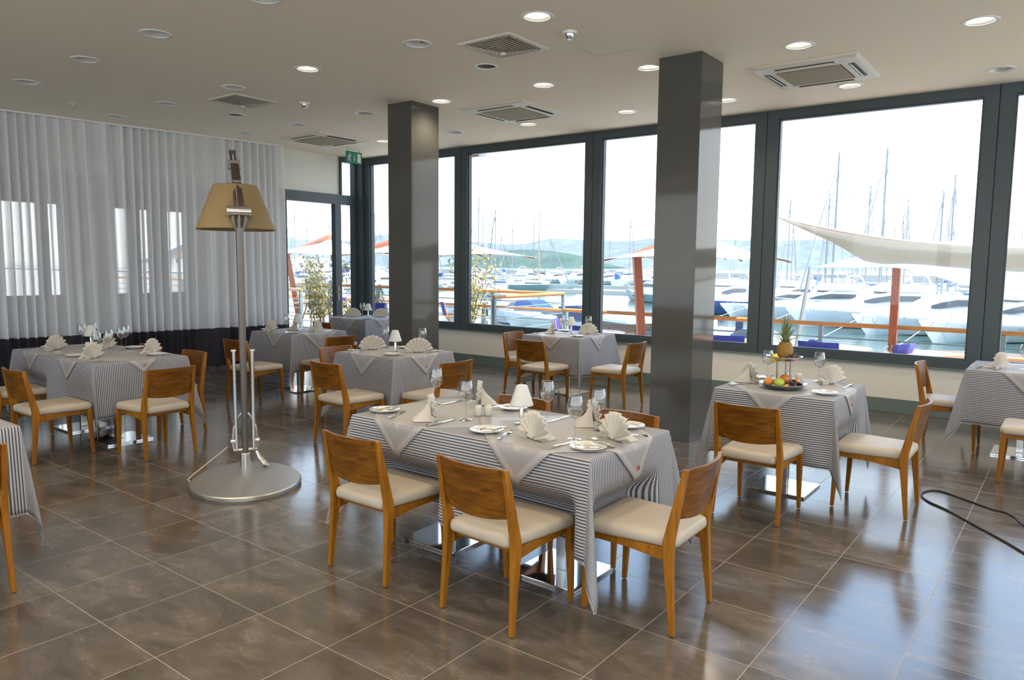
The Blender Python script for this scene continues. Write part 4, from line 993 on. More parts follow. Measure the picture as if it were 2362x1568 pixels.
def grapes(label, x, y, z, n, sx_, sy_, h, seed):
    t = thing('grape_bunch', label, 'grapes', (FX + x, FY + y, ZT + z), group='dark grape bunches')
    rr = random.Random(seed)
    for i in range(n):
        a = rr.uniform(0, 2 * PI); q = math.sqrt(rr.random()); zz = rr.random() * h * (1.1 - q)
        if gr_mesh[0] is None: gr_mesh[0] = MB().ball((0, 0, 0), 0.0125, 10, 7).build('grape', 'grape_skin', t, angle=80).data; g = t.children[0] if t.children else None; g = bpy.data.objects[gr_mesh[0].name] if g is None else g
        else:
            g = bpy.data.objects.new('grape', gr_mesh[0]); COL.objects.link(g); g.parent = t
        g.location = (sx_ * q * math.cos(a), sy_ * q * math.sin(a), 0.014 + zz)
    MB().tube([(0, 0, 0.01), (0.01, 0.01, h + 0.02), (0.025, 0.01, h + 0.03)], 0.002, 6).build('stalk', 'board', t)
grapes('dark grape bunch on the right of the lower fruit dish', 0.085, -0.03, 0.012, 34, 0.055, 0.075, 0.045, 1)
grapes('dark grape bunch on the left rear of the lower fruit dish', -0.105, 0.015, 0.014, 22, 0.035, 0.06, 0.04, 2)
grapes('dark grape bunch beside the pineapple on the upper dish', 0.060, 0.00, 0.206, 24, 0.045, 0.055, 0.022, 3)
t = thing('pineapple', 'whole pineapple with leafy crown on the upper fruit dish', 'pineapple', (FX, FY + 0.01, ZT + 0.201))
rows = []; nu, nv = 56, 40
for j in range(nv + 1):
    v = j / nv; row = []
    for i in range(nu + 1):
        u = i / nu; r = 0.050 * (math.sin(PI * lerp(0.12, 0.90, v)) ** 0.42)
        k1 = math.sin((u * 8 + v * 5) * 2 * PI / 1.0 * 1.0); k2 = math.sin((u * 8 - v * 5) * 2 * PI)
        r += 0.0065 * (abs(k1) * abs(k2)) ** 0.5
        row.append((r * math.cos(2 * PI * u), r * math.sin(2 * PI * u), 0.130 * v))
    rows.append(row)
MB().grid(rows).build('body', 'pine_skin', t, angle=80)
lf = MB(); rr = random.Random(8)
for ring_, (cnt, tilt, ln) in enumerate(((9, 0.85, 0.075), (9, 0.50, 0.105), (8, 0.30, 0.135), (6, 0.12, 0.155))):
    for k in range(cnt):
        a = 2 * PI * k / cnt + ring_ * 0.4; tl = tilt + rr.uniform(-0.1, 0.1); rows = []
        for s_ in range(6):
            f = s_ / 5; rad = 0.014 - ring_ * 0.003 + math.sin(tl) * ln * f * (0.55 + 0.7 * f * (1 if ring_ < 2 else 0.5)); z = 0.122 + ring_ * 0.012 + math.cos(tl) * ln * f
            w = 0.0105 * (1 - f) ** 0.7 + 0.0005
            c = Vector((rad * math.cos(a), rad * math.sin(a), z)); tg = Vector((-math.sin(a), math.cos(a), 0))
            rows.append([c - tg * w, c + Vector((math.cos(a), math.sin(a), 0)) * 0.003, c + tg * w])
        lf.grid(rows)
lf.build('crown', 'pine_leaf', t, angle=80, solid=0.0015)
# ------------------------------------------------------------------ outside: terrace, marina, hills
M['deck'] = wood('terrace_boards', (0.58, 0.49, 0.38), (0.72, 0.63, 0.51), 0.6, 0, (1.2, 22, 8))
M['conc'] = plain('pale_concrete', (0.70, 0.67, 0.62), 0.8, scale=3)
M['rail_wood'] = wood('orange_handrail', (0.52, 0.22, 0.065), (0.68, 0.32, 0.11), 0.4, 0.2, (1.5, 20, 20))
M['rail_metal'] = plain('pale_blue_grey_rail', (0.25, 0.33, 0.36), 0.4, 0.1)
M['red_wood'] = wood('red_brown_mast', (0.36, 0.105, 0.05), (0.52, 0.17, 0.085), 0.4, 0.2, (20, 20, 2))
M['canvas'] = plain('white_canvas', (0.82, 0.81, 0.78), 0.8, scale=4, amt=0.02)
def cloth_mat(name, col, tr):
    t = NT(name); d = t.n('BsdfDiffuse'); l = t.n('BsdfTranslucent'); mx = t.n('MixShader', ); mx.inputs[0].default_value = tr
    tc = t.n('TexCoord'); nz = t.n('TexNoise', i_Scale=4.0); t.l(tc.outputs['Object'], nz.inputs['Vector']); c_ = t.mix(nz.outputs['Fac'], tuple(x * 0.97 for x in col), col)
    t.l(c_, d.inputs[0]); t.l(c_, l.inputs[0]); t.l(d.outputs[0], mx.inputs[1]); t.l(l.outputs[0], mx.inputs[2]); t.l(mx.outputs[0], t.out.inputs[0]); return t.m
M['sail'] = cloth_mat('pale_sail_cloth', (0.80, 0.77, 0.71), 0.35)
M['blue_seat'] = plain('blue_fabric', (0.07, 0.08, 0.48), 0.6)
M['table_orange'] = plain('orange_brown_top', (0.72, 0.36, 0.18), 0.4)
M['gel'] = plain('white_gelcoat', (0.68, 0.68, 0.66), 0.18, amt=0.01)
M['gel_blue'] = plain('blue_hull', (0.05, 0.11, 0.27), 0.2)
M['gel_grey'] = plain('grey_green_hull', (0.22, 0.30, 0.31), 0.2)
M['smoke_glass'] = plain('tinted_glass', (0.05, 0.058, 0.062), 0.1)
M['blue_cover'] = plain('blue_canvas', (0.03, 0.08, 0.26), 0.7)
M['dark_cover'] = plain('navy_canvas', (0.02, 0.03, 0.07), 0.7)
M['mast'] = plain('grey_mast', (0.22, 0.24, 0.25), 0.4, 0.0)
M['wood_mast'] = plain('varnished_mast', (0.50, 0.27, 0.10), 0.35)
M['teak'] = plain('teak', (0.34, 0.20, 0.10), 0.6)
M['brown_cabin'] = plain('brown_cabin', (0.20, 0.10, 0.06), 0.5)
M['pontoon'] = plain('grey_pontoon', (0.42, 0.40, 0.36), 0.8)
M['leaf'] = plain('olive_leaf', (0.23, 0.22, 0.075), 0.6, scale=40, amt=0.4)
M['leaf_yellow'] = plain('yellow_green_leaf', (0.36, 0.31, 0.09), 0.6, scale=40, amt=0.35)
M['bark'] = plain('shrub_bark', (0.20, 0.15, 0.10), 0.8)
M['pot'] = plain('terracotta', (0.42, 0.20, 0.12), 0.7)
M['roof_tile'] = plain('red_roof', (0.45, 0.17, 0.09), 0.8)
M['hedge'] = plain('hedge_green', (0.055, 0.09, 0.03), 0.9, scale=2, amt=0.5)
M['hill_blue'] = hill_mat('hazy_blue_hill', (0.15, 0.175, 0.195), (0.20, 0.225, 0.24))  # distance haze is put into this colour
M['hill_green'] = hill_mat('wooded_island', (0.065, 0.105, 0.085), (0.11, 0.15, 0.125))
M['water'] = water_mat()
WZ = -2.3
struct('water', MB().bb(-6500, 2500, 12.0, 9000, WZ - 0.5, WZ), 'water', smooth=False)
struct('ground', MB().bb(-45, -10.66, WALL_Y + 0.25, 12.1, -2.8, -0.03).bb(-10.66, -7.62, WALL_Y + 0.25, 12.1, -2.8, -0.03).bb(-45, -15.75, -4.4, WALL_Y + 0.25, -2.8, -0.03).prism([(-10.66, 7.5), (-10.66, WALL_Y + 0.25), (-15.75, WALL_Y + 0.25), (-15.75, 9.15)], -2.8, -0.03), 'deck', smooth=False)
struct('ground_side', MB().bb(-45, 40, -40, -4.4, -2.8, -0.2).bb(X1 + 0.2, 40, -4.4, 11.7, -2.8, -0.18), 'conc', smooth=False)  # unseen ground, made pale to bounce sunlight up to the ceiling
struct('ground_lower', MB().bb(-7.62, X1 + 0.2, WALL_Y + 0.25, 11.7, -2.8, -0.18).bb(-45, -7.62, 12.1, 13.5, -2.8, -0.45), 'deck', smooth=False)
struct('kerb', MB().bb(-45, -7.62, 13.5, 13.9, -2.8, -0.38).bb(-7.62, 40, 11.7, 12.0, -2.8, -0.12), 'conc', smooth=False, bevel=0.02)
struct('roof', MB().prism([(X1 + 1.2, Y0 - 1.2), (X1 + 1.2, WALL_Y + 0.6), (-10.66, WALL_Y + 0.4), (-10.66, 7.5), (-15.75, 9.15), (-15.75, Y0 - 1.2)], CEIL + 0.301, CEIL + 0.5), 'conc', smooth=False)  # unseen roof, eaves shaped to limit the sun reaching the room

def hill(name, pts, y, depth, mt):
    mb = MB(); rows = []
    rr = random.Random(3)
    fine = []
    for (x0, h0), (x1, h1) in zip(pts[:-1], pts[1:]):
        k = max(2, int(abs(x1 - x0) / (depth * 0.06)))
        for i in range(k): t = i / k; fine.append((lerp(x0, x1, t), lerp(h0, h1, t) + rr.uniform(-1, 1) * 0.006 * depth * 0.1))
    fine.append(pts[-1])
    for f, hf in ((-0.5, 0.0), (-0.30, 0.42), (-0.12, 0.8), (0, 1.0), (0.25, 0.7), (0.6, 0.0)):
        rows.append([(x, y + depth * f + 0.05 * depth * math.sin(x * 0.01), WZ - 1 + (h - WZ) * hf * (1 + (0.12 * math.sin(x * 0.013 + f * 9) if 0 < hf < 1 else 0))) for x, h in fine])
    mb.grid(rows); struct(name, mb, mt, angle=60)
hill('hill_range', [(-5200, 150), (-4600, 165), (-4162, 177), (-3980, 155), (-3519, 141), (-3364, 164), (-3179, 174), (-2824, 156), (-2678, 135), (-2570, 127), (-2380, 111), (-2200, 110), (-2083, 124), (-2007, 134), (-1884, 127), (-1766, 123), (-1631, 118), (-1523, 126), (-1223, 122), (-1130, 115), (-954, 108), (-871, 112), (-790, 113), (-730, 92), (-640, 40), (-540, 12), (-420, 0)], 3000, 900, 'hill_blue')
hill('hill_island', [(-1330, 0), (-1290, 22), (-1240, 33), (-1190, 40), (-1121, 43), (-1041, 40), (-980, 33), (-915, 22), (-860, 0)], 1500, 200, 'hill_green')

# railings: wooden handrail, posts and slim cross rails
def railing(label, pts, ztop, zbot, nrail=5, step=1.7):
    root = thing('railing', label, 'railing', (pts[0][0], pts[0][1], 0)); o = Vector((pts[0][0], pts[0][1], 0))
    P3 = [Vector((x, y, ztop)) - o for x, y in pts]
    hr = MB()
    for a, b in zip(P3[:-1], P3[1:]): hr.tube([a, b], 0.034, 10)
    for q in P3: hr.ball(q, 0.034, 10, 6)
    hr.build('handrail', 'rail_wood', root)
    rails = [MB() for _ in range(nrail)]
    for a, b in zip(P3[:-1], P3[1:]):
        n = max(1, int((b - a).length / step))
        for i in range(n + 1):
            q = a.lerp(b, i / n)
            if i == n and b is not P3[-1]: continue
            MB().bar([(q.x, q.y, zbot), (q.x, q.y, ztop - 0.03)], [0.055, 0.055], [0.055, 0.055]).build('post', 'rail_metal', root, smooth=False, bevel=0.004)
        for k in range(nrail):
            dz = Vector((0, 0, -(ztop - zbot) * (k + 1) / (nrail + 1))); rails[k].tube([a + dz, b + dz], 0.011, 6)
    for r_ in rails: r_.build('cross_rail', 'rail_metal', root)
railing('wooden topped railing of the upper terrace that turns back at a corner', [(-30, 11.75), (-7.75, 11.75), (-7.62, 9.5)], 1.08, -0.03)
railing('long wooden topped railing along the lower terrace edge behind tables and parasol', [(-7.45, 11.35), (6, 11.35)], 0.80, -0.18, 4, 2.0)
railing('wooden topped railing lower down beyond the upper terrace railing', [(-22, 13.1), (-8.55, 13.1)], 0.67, -0.45, 4, 2.2)
railing('short wooden railing by the glass door sloping toward the shrub', [(-17.0, 9.75), (-14.0, 9.8), (-12.4, 9.25)], 1.07, -0.03)

def umbrella(label, bx, by, zb, ztop, arm, c, ceave, apex, hw):
    root = thing('cantilever_umbrella', label, 'parasol', (bx, by, zb), group='white cantilever parasols')
    o = Vector((bx, by, zb)); T = Vector(ztop) - o; A = Vector(arm) - o
    MB().bb(-0.4, 0.4, -0.4, 0.4, 0, 0.05).build('base', 'conc', root, smooth=False)
    MB().tube([(0, 0, 0.04), T], 0.088, 4).build('mast', 'red_wood', root, smooth=False, bevel=0.01)
    MB().tube([T + (A - T) * -0.06, A], 0.065, 4).build('arm', 'red_wood', root, smooth=False, bevel=0.01)
    C = Vector((c[0], c[1], ceave)) - o; AP = Vector((c[0], c[1], apex)) - o
    rows = []; n = 10
    ring = []
    for k in range(4):
        a, b = k * PI / 2 + PI / 4, (k + 1) * PI / 2 + PI / 4
        pa, pb = Vector((math.cos(a), math.sin(a), 0)) * hw * 1.414, Vector((math.cos(b), math.sin(b), 0)) * hw * 1.414
        for i in range(8):
            t = i / 8; q = pa.lerp(pb, t); q.z = 0.05 * math.sin(PI * t); ring.append(q)
    ring.append(ring[0].copy())
    for j in range(9):
        t = j / 8; rows.append([C + q * max(t, 0.02) + (AP - C) * (1 - t) ** 1.25 * 1.0 for q in ring])
    MB().grid(rows).build('canopy', 'canvas', root, angle=40, solid=0.004)
    MB().tube([AP + Vector((0, 0, 0.12)), AP, C + Vector((0, 0, -0.12))], 0.022, 8).build('hub', 'red_wood', root)
    for k in range(8):
        q = ring[k * 4]; MB().tube([AP + Vector((0, 0, -0.05)), C + q * 0.97 + Vector((0, 0, -0.02))], 0.012, 4).build('rib', 'red_wood', root, smooth=False)
umbrella('white square cantilever parasol on a red wood mast by the near pillar', -5.57, 10.86, -0.18, (-5.73, 10.82, 1.79), (-5.09, 11.32, 2.095), (-4.95, 11.5), 1.714, 2.115, 1.16)
umbrella('white cantilever parasol on a red wood mast left of the far pillar', -12.42, 11.2, -0.03, (-12.75, 11.3, 1.93), (-11.5, 11.6, 2.25), (-11.05, 11.8), 1.78, 2.22, 1.55)
umbrella('white cantilever parasol with long rising arm seen through the glass door', -15.15, 11.3, -0.03, (-15.65, 11.3, 1.84), (-14.02, 11.3, 2.24), (-14.2, 11.5), 1.78, 2.15, 1.28)

# shade sail on its post
U = [(-3.92, 11.95, 2.42), (-3.3, 12.0, 2.25), (-2.55, 12.05, 2.09), (-1.7, 12.1, 1.97), (-0.6, 12.15, 1.90), (0.6, 12.2, 1.92), (1.8, 12.2, 2.0)]
K = [(-3.90, 12.0, 2.40), (-3.25, 12.35, 2.14), (-2.55, 12.55, 1.93), (-1.7, 12.6, 1.84), (-0.6, 12.6, 1.77), (0.6, 12.6, 1.76), (1.8, 12.55, 1.8)]
L_ = [(-3.88, 12.02, 2.39), (-3.05, 12.25, 1.98), (-2.45, 12.0, 1.66), (-1.95, 11.8, 1.60), (-1.2, 11.5, 1.40), (-0.4, 11.35, 1.22), (1.8, 11.3, 1.10)]
def nearer(p, f=0.915): return [(x * f, y * f, 1.6 + (z - 1.6) * f) for x, y, z in p]
U, K, L_ = nearer(U), nearer(K), nearer(L_)
def curve(p, n):
    sm = smooth_path(p, 8); return [sm[int(i * (len(sm) - 1) / n)] for i in range(n + 1)]
cu, ck, cl = curve(U, 40), curve(K, 40), curve(L_, 40)
rows = []
for j in range(13):
    t = j / 12; rows.append([(a * (1 - t) ** 2 + (2 * b - 0.5 * (a + c_)) * 2 * t * (1 - t) + c_ * t * t) for a, b, c_ in zip(cu, ck, cl)])
t = thing('shade_sail', 'large off white shade sail stretched over the terrace behind the right windows', 'shade sail', (0, 0, 0))
MB().grid(rows).build('sail', 'sail', t, angle=60, solid=0.006)
MB().tube(cu, 0.018, 6).build('edge_rope', 'sail', t)
t = thing('sail_post', 'reddish wooden post holding up the shade sail', 'post', (-1.975, 11.16, -0.18))
MB().bar([(0, 0, 0), (0, 0, 1.80)], [0.10, 0.10], [0.10, 0.10]).build('timber', 'red_wood', t, smooth=False, bevel=0.01)
l = MB().lathe([(0.06, 0.0), (0.075, 0.03), (0.06, 0.07), (0.02, 0.09)], 14, (0.0, -0.10, 0.66)).build('lantern', 'glass', t)
MB().lathe([(0.03, -0.03), (0.035, 0.0)], 12, (0.0, -0.10, 0.66)).tube([(0, -0.05, 0.65), (0, -0.10, 0.635)], 0.01, 6).build('lantern_bracket', 'steel', t)
rows = [[Vector((-3.40, 12.35, 1.618)).lerp(Vector((-1.45, 11.7, 1.69)), i / 10) + Vector((0, 0, (j / 6) * 0.34 * math.sin(PI * (0.1 + 0.9 * i / 10) * 0.55) - 0.03 * math.sin(PI * i / 10))) + Vector((0, j * 0.15, 0)) for i in range(11)] for j in range(7)]
t = thing('shade_sail', 'smaller white shade sail with a pointed left tip under the large sail', 'shade sail', (0, 0, 0))
MB().grid(rows).build('sail', 'canvas', t, angle=60, solid=0.006)
t = thing('sail_post', 'slim pale post carrying the tip of the smaller shade sail', 'post', (-3.44, 11.55, -0.18)); MB().tube([(0, 0, 0), (0.02, 0.75, 1.80)], 0.03, 8).build('tube', 'mast', t)

# outdoor tables and blue chairs
def make_otable():
    root = thing('terrace_table', 'x', 'outdoor table')
    MB().lathe([(0.001, 0.70), (0.42, 0.70), (0.43, 0.712), (0.42, 0.725), (0.001, 0.725)], 36).build('tabletop', 'table_orange', root)
    for k in range(4):
        a = k * PI / 2 + 0.5; MB().tube([(0.12 * math.cos(a), 0.12 * math.sin(a), 0.69), (0.34 * math.cos(a), 0.34 * math.sin(a), 0.0)], 0.016, 6).build('leg', 'rail_wood', root)
    MB().tube([(0.34 * math.cos(0.5), 0.34 * math.sin(0.5), 0.45), (-0.34 * math.cos(0.5), -0.34 * math.sin(0.5), 0.45)], 0.012, 6).build('brace', 'rail_wood', root)
    return root
OT = Proto(make_otable)
for x, y, z, lab in ((-6.15, 10.40, -0.18, 'round orange terrace table beside the red umbrella mast'), (-4.15, 10.45, -0.18, 'round terrace table just right of the near pillar'), (-2.55, 10.62, -0.18, 'round terrace table among the blue chairs right of the pineapple'), (-14.3, 11.0, -0.03, 'round terrace table beyond the glass door')):
    OT.place((x, y, z), 0.4 * x, lab, 'round terrace tables')
def make_ochair():
    root = thing('terrace_chair', 'x', 'outdoor chair')
    for s in (-1, 1):
        MB().tube([(s * 0.24, -0.26, 0.0), (s * 0.24, 0.20, 0.60)], 0.013, 6).build('leg', 'rail_wood', root)
        MB().tube([(s * 0.22, 0.24, 0.0), (s * 0.22, -0.22, 0.62), (s * 0.22, -0.27, 0.88)], 0.013, 6).build('leg', 'rail_wood', root)
        MB().box((s * 0.245, -0.02, 0.62), (0.035, 0.50, 0.02)).build('armrest', 'rail_wood', root, smooth=False, bevel=0.004)
    MB().grid([[(lerp(-0.22, 0.22, i / 6), lerp(-0.21, 0.2, j / 5), 0.44 - 0.03 * math.sin(PI * i / 6) * math.sin(PI * j / 5)) for i in range(7)] for j in range(6)]).build('seat_canvas', 'blue_seat', root, solid=0.006)
    MB().grid([[(lerp(-0.235, 0.235, i / 6), -0.235 - 0.07 * (z - 0.62) / 0.26 - 0.03 * math.sin(PI * i / 6), z) for i in range(7)] for z in (0.62, 0.70, 0.80, 0.89)]).build('back_canvas', 'blue_seat', root, solid=0.006)
    return root
OC = Proto(make_ochair)
for x, y, z, rz, lab in ((-3.25, 10.45, -0.18, -1.35, 'blue canvas terrace chair seen edge on, right of the pineapple crown'), (-2.50, 9.72, -0.18, 0.05, 'blue canvas terrace chair with its back square to the window, centre of the right pane'), (-1.90, 9.98, -0.18, 1.25, 'blue canvas terrace chair turned sideways beside the wooden sail post'),
    (-6.75, 10.55, -0.18, -1.2, 'blue canvas terrace chair left of the mullion near the orange table'), (-5.85, 9.72, -0.18, -0.1, 'blue canvas terrace chair before the orange table, beside the mullion'), (-4.98, 10.2, -0.18, 1.1, 'blue canvas terrace chair right of the red mast by the near pillar'), (-3.75, 9.75, -0.18, 0.3, 'blue canvas terrace chair at the right edge of the near pillar'),
    (-13.5, 11.15, -0.03, 0.6, 'blue canvas terrace chair just beyond the glass door'), (-16.1, 10.6, -0.03, -0.6, 'blue canvas terrace chair farther beyond the glass door'), (-11.0, 11.05, -0.03, 1.0, 'blue canvas terrace chair beside the far pillar'), (-10.75, 10.0, -0.03, 0.2, 'second blue canvas terrace chair nearest the far pillar edge'), (-9.95, 11.2, -0.03, -0.7, 'blue canvas terrace chair by the olive shrub roots')):
    OC.place((x, y, z), rz, lab, 'blue canvas terrace chairs')
t = thing('terrace_counter', 'long curved pale wood bar counter on the terrace under the right window', 'bar counter', (-0.78, 10.1, -0.18))
front = [(2.2, 0.30), (0.5, 0.30), (-0.15, 0.24), (-0.45, 0.05), (-0.58, -0.28), (-0.62, -0.68)]
rear = [(-1.15, -0.68), (-1.10, -0.15), (-0.85, 0.42), (-0.40, 0.74), (0.3, 0.86), (2.2, 0.88)]
MB().prism(front + rear, 0.715, 0.765).build('counter_top', 'table_orange', t, smooth=False, bevel=0.012)
MB().prism([(2.2, 0.40), (0.5, 0.40), (-0.2, 0.33), (-0.55, 0.1), (-0.68, -0.28), (-0.70, -0.60), (-1.05, -0.60), (-1.0, -0.15), (-0.78, 0.36), (-0.36, 0.66), (0.3, 0.77), (2.2, 0.79)], 0, 0.715).build('counter_front', 'deck', t, smooth=False)
t = thing('flood_lamp', 'small pale box lamp fixed outside at the top of the middle window', 'lamp', (-7.91, WALL_Y + 0.30, 3.385))
MB().hexa([(-0.11, -0.10, -0.05), (0.11, -0.10, -0.05), (0.13, 0.08, -0.03), (-0.13, 0.08, -0.03), (-0.11, -0.10, 0.06), (0.11, -0.10, 0.06), (0.11, 0.06, 0.06), (-0.11, 0.06, 0.06)]).build('housing', 'white', t, smooth=False, bevel=0.01)
MB().bb(-0.03, 0.03, -0.12, -0.02, 0.05, 0.25).build('bracket', 'white', t, smooth=False)

def shrub(label, x, y, z, h, w, n, mt, seed):
    root = thing('olive_shrub', label, 'shrub', (x, y, z)); rr = random.Random(seed)
    MB().lathe([(0.14, 0.0), (0.19, 0.30), (0.20, 0.32), (0.17, 0.32)], 20).build('pot', 'pot', root)
    tr = MB(); tips = []
    for k in range(9):
        a = rr.uniform(0, 2 * PI); l = rr.uniform(0.55, 1.0) * h; sp = rr.uniform(0.2, 1) * w
        p = [Vector((0.03 * math.cos(a), 0.03 * math.sin(a), 0.28))]
        for s_ in range(1, 6): f = s_ / 5; p.append(Vector((sp * f ** 1.4 * math.cos(a + 0.5 * f), sp * f ** 1.4 * math.sin(a + 0.5 * f), 0.28 + (l - 0.28) * f)))
        tr.tube(p, [0.014, 0.011, 0.009, 0.007, 0.005, 0.003], 5); tips += p[2:]
    tr.build('branches', 'bark', root)
    lf = MB()
    for i in range(n):
        c = rr.choice(tips) + Vector((rr.gauss(0, 0.09), rr.gauss(0, 0.09), rr.gauss(0, 0.10)))
        d = Vector((rr.gauss(0, 1), rr.gauss(0, 1), rr.gauss(0.3, 1))).normalized(); s_ = d.orthogonal().normalized(); l = rr.uniform(0.03, 0.055)
        i0 = lf.add([c - d * l, c + s_ * l * 0.28, c + d * l, c - s_ * l * 0.28]); lf.face(i0, i0 + 1, i0 + 2, i0 + 3)
    lf.build('foliage', mt, root, smooth=False)['kind'] = 'stuff'
shrub('tall loose olive shrub at the mullion right of the far pillar', -9.05, 10.6, -0.03, 1.95, 0.42, 900, 'leaf_yellow', 5)
shrub('bushy olive shrub just outside the glass door', -12.95, 10.2, -0.03, 1.72, 0.60, 2600, 'leaf', 6)
shrub('small yellowish shrub low beside the bushy one outside the glass door', -12.0, 10.15, -0.03, 1.0, 0.34, 600, 'leaf_yellow', 7)
shrub('thin olive shrub between the corner post and the far pillar', -11.5, 10.35, -0.03, 1.55, 0.30, 420, 'leaf', 9)

# ------------------------------------------------------------------ boats (bow toward local +y, waterline at z = 0)
def hull_mb(L, B, fb, bowrise=0.45):
    secs = []; n = 12
    for i in range(n + 1):
        t = i / n; y = lerp(-L / 2, L / 2, t)
        bw = B / 2 * (0.90 + 0.10 * sstep(0, 0.3, t)) * (1 - sstep(0.52, 1.02, t) ** 1.5) + 0.02
        zd = fb * (1 + bowrise * t ** 2); ch = bw * lerp(0.86, 0.55, t); yk = y + (0.10 * L * t ** 5)
        secs.append([(-bw, yk, zd), (-bw * 0.99, yk, zd * 0.9), (-ch, y, 0.06), (0, y, -0.35), (ch, y, 0.06), (bw * 0.99, yk, zd * 0.9), (bw, yk, zd)])
    return MB().loft(secs)
def sec(y, w, z0, z1, tw): return [(-w, y, z0), (w, y, z0), (w * tw, y, z1), (-w * tw, y, z1)]
def cabin_mb(pts): return MB().loft([sec(*p) for p in pts])
def make_yacht(L=10.5, B=3.3, fb=0.92, hull='gel', fly=True, cover=None):
    root = thing('motor_yacht', 'x', 'boat')
    hull_mb(L, B, fb).build('hull', hull, root, angle=30)
    MB().loft([[(-B * 0.46, -L / 2, fb * 0.98), (B * 0.46, -L / 2, fb * 0.98), (B * 0.46, -L / 2, fb * 1.08), (-B * 0.46, -L / 2, fb * 1.08)], [(-B * 0.47, 0, fb * 1.08), (B * 0.47, 0, fb * 1.08), (B * 0.47, 0, fb * 1.18), (-B * 0.47, 0, fb * 1.18)],
               [(-B * 0.25, L * 0.34, fb * 1.2), (B * 0.25, L * 0.34, fb * 1.2), (B * 0.2, L * 0.34, fb * 1.36), (-B * 0.2, L * 0.34, fb * 1.36)], [(-0.05, L * 0.54, fb * 1.4), (0.05, L * 0.54, fb * 1.4), (0.05, L * 0.54, fb * 1.47), (-0.05, L * 0.54, fb * 1.47)]]).build('foredeck', 'gel', root, angle=30)
    z = fb * 1.12
    cabin_mb([(-L * 0.24, B * 0.40, z, z + 1.35, 0.85), (-L * 0.02, B * 0.40, z, z + 1.40, 0.82), (L * 0.10, B * 0.37, z, z + 1.0, 0.78), (L * 0.27, B * 0.22, z, z + 0.18, 0.8)]).build('cabin', 'gel', root, angle=30)
    cabin_mb([(-L * 0.20, B * 0.385, z + 0.80, z + 1.12, 0.97), (-L * 0.01, B * 0.385, z + 0.78, z + 1.15, 0.95), (L * 0.085, B * 0.36, z + 0.66, z + 0.98, 0.93), (L * 0.14, B * 0.295, z + 0.62, z + 0.80, 0.92)]).build('window_band', 'smoke_glass', root, angle=30)
    if fly:
        cabin_mb([(-L * 0.30, B * 0.36, z + 1.38, z + 1.85, 0.95), (-L * 0.05, B * 0.36, z + 1.40, z + 1.95, 0.9), (L * 0.03, B * 0.28, z + 1.38, z + 1.55, 0.9)]).build('flybridge', 'gel', root, angle=30)
        a = MB()
        for s in (-1, 1): a.tube([(s * B * 0.36, -L * 0.30, z + 0.9), (s * B * 0.33, -L * 0.25, z + 2.3), (s * B * 0.25, -L * 0.235, z + 2.55)], 0.07, 6)
        a.tube([(-B * 0.25, -L * 0.235, z + 2.55), (B * 0.25, -L * 0.235, z + 2.55)], 0.07, 6).tube([(0, -L * 0.235, z + 2.55), (0, -L * 0.24, z + 3.2)], 0.025, 6)
        a.build('radar_arch', 'gel', root)
    if cover:
        cabin_mb([(-L * 0.49, B * 0.38, z, z + 1.0, 0.85), (-L * 0.40, B * 0.40, z, z + 1.35, 0.8), (-L * 0.25, B * 0.40, z, z + 1.45, 0.82)]).build('cockpit_cover', cover, root, angle=30)
    ph = MB()
    for s in (-1, 1):
        for yk in (-0.05, 0.08, 0.20): ph.box((s * (B / 2 * (1 - sstep(0.52, 1.02, 0.5 + yk) ** 1.5) - 0.02), L * yk, fb * 0.72), (0.12, 0.42, 0.13))
    ph.build('porthole', 'smoke_glass', root, smooth=False)
    r_ = MB()
    for s in (-1, 1):
        r_.tube([(s * B * 0.44, 0, fb * 1.7), (s * B * 0.30, L * 0.33, fb * 1.95), (0, L * 0.57, fb * 2.0)], 0.018, 5)
        for y, w in ((0.05, 0.44), (0.18, 0.39), (0.32, 0.30), (0.44, 0.17)): r_.tube([(s * B * w, L * y, fb * 1.15), (s * B * w, L * y, fb * 1.9)], 0.014, 5)
    r_.build('bow_rail', 'steel', root)
    return root
def make_sport(L=6.8, B=2.5, hull='gel', cover=None):
    root = thing('motor_boat', 'x', 'boat'); fb = 0.85
    hull_mb(L, B, fb, 0.5).build('hull', hull, root, angle=30)
    MB().loft([[(-B * 0.44, -L * 0.1, fb * 1.03), (B * 0.44, -L * 0.1, fb * 1.03), (B * 0.40, -L * 0.1, fb * 1.35), (-B * 0.40, -L * 0.1, fb * 1.35)], [(-B * 0.3, L * 0.25, fb * 1.2), (B * 0.3, L * 0.25, fb * 1.2), (B * 0.2, L * 0.25, fb * 1.5), (-B * 0.2, L * 0.25, fb * 1.5)], [(-0.04, L * 0.53, fb * 1.45), (0.04, L * 0.53, fb * 1.45), (0.04, L * 0.53, fb * 1.5), (-0.04, L * 0.53, fb * 1.5)]]).build('foredeck', 'gel', root, angle=30)
    cabin_mb([(-L * 0.12, B * 0.38, fb * 1.3, fb * 1.95, 0.8), (L * 0.02, B * 0.34, fb * 1.35, fb * 1.9, 0.7), (L * 0.12, B * 0.25, fb * 1.4, fb * 1.48, 0.8)]).build('windscreen', 'smoke_glass', root, angle=30)
    if cover: cabin_mb([(-L * 0.48, B * 0.40, fb * 1.02, fb * 1.5, 0.8), (-L * 0.3, B * 0.42, fb * 1.02, fb * 2.2, 0.7), (-L * 0.10, B * 0.40, fb * 1.1, fb * 2.1, 0.75)]).build('canvas_cover', cover, root, angle=30)
    else: MB().box((0, -L * 0.3, fb * 1.2), (B * 0.7, 0.5, 0.6)).build('seat', 'gel', root, smooth=False, bevel=0.05)
    MB().box((0, -L * 0.53, fb * 0.9), (0.4, 0.4, 1.1)).build('outboard_motor', 'dark_cover', root, smooth=False, bevel=0.06)
    return root
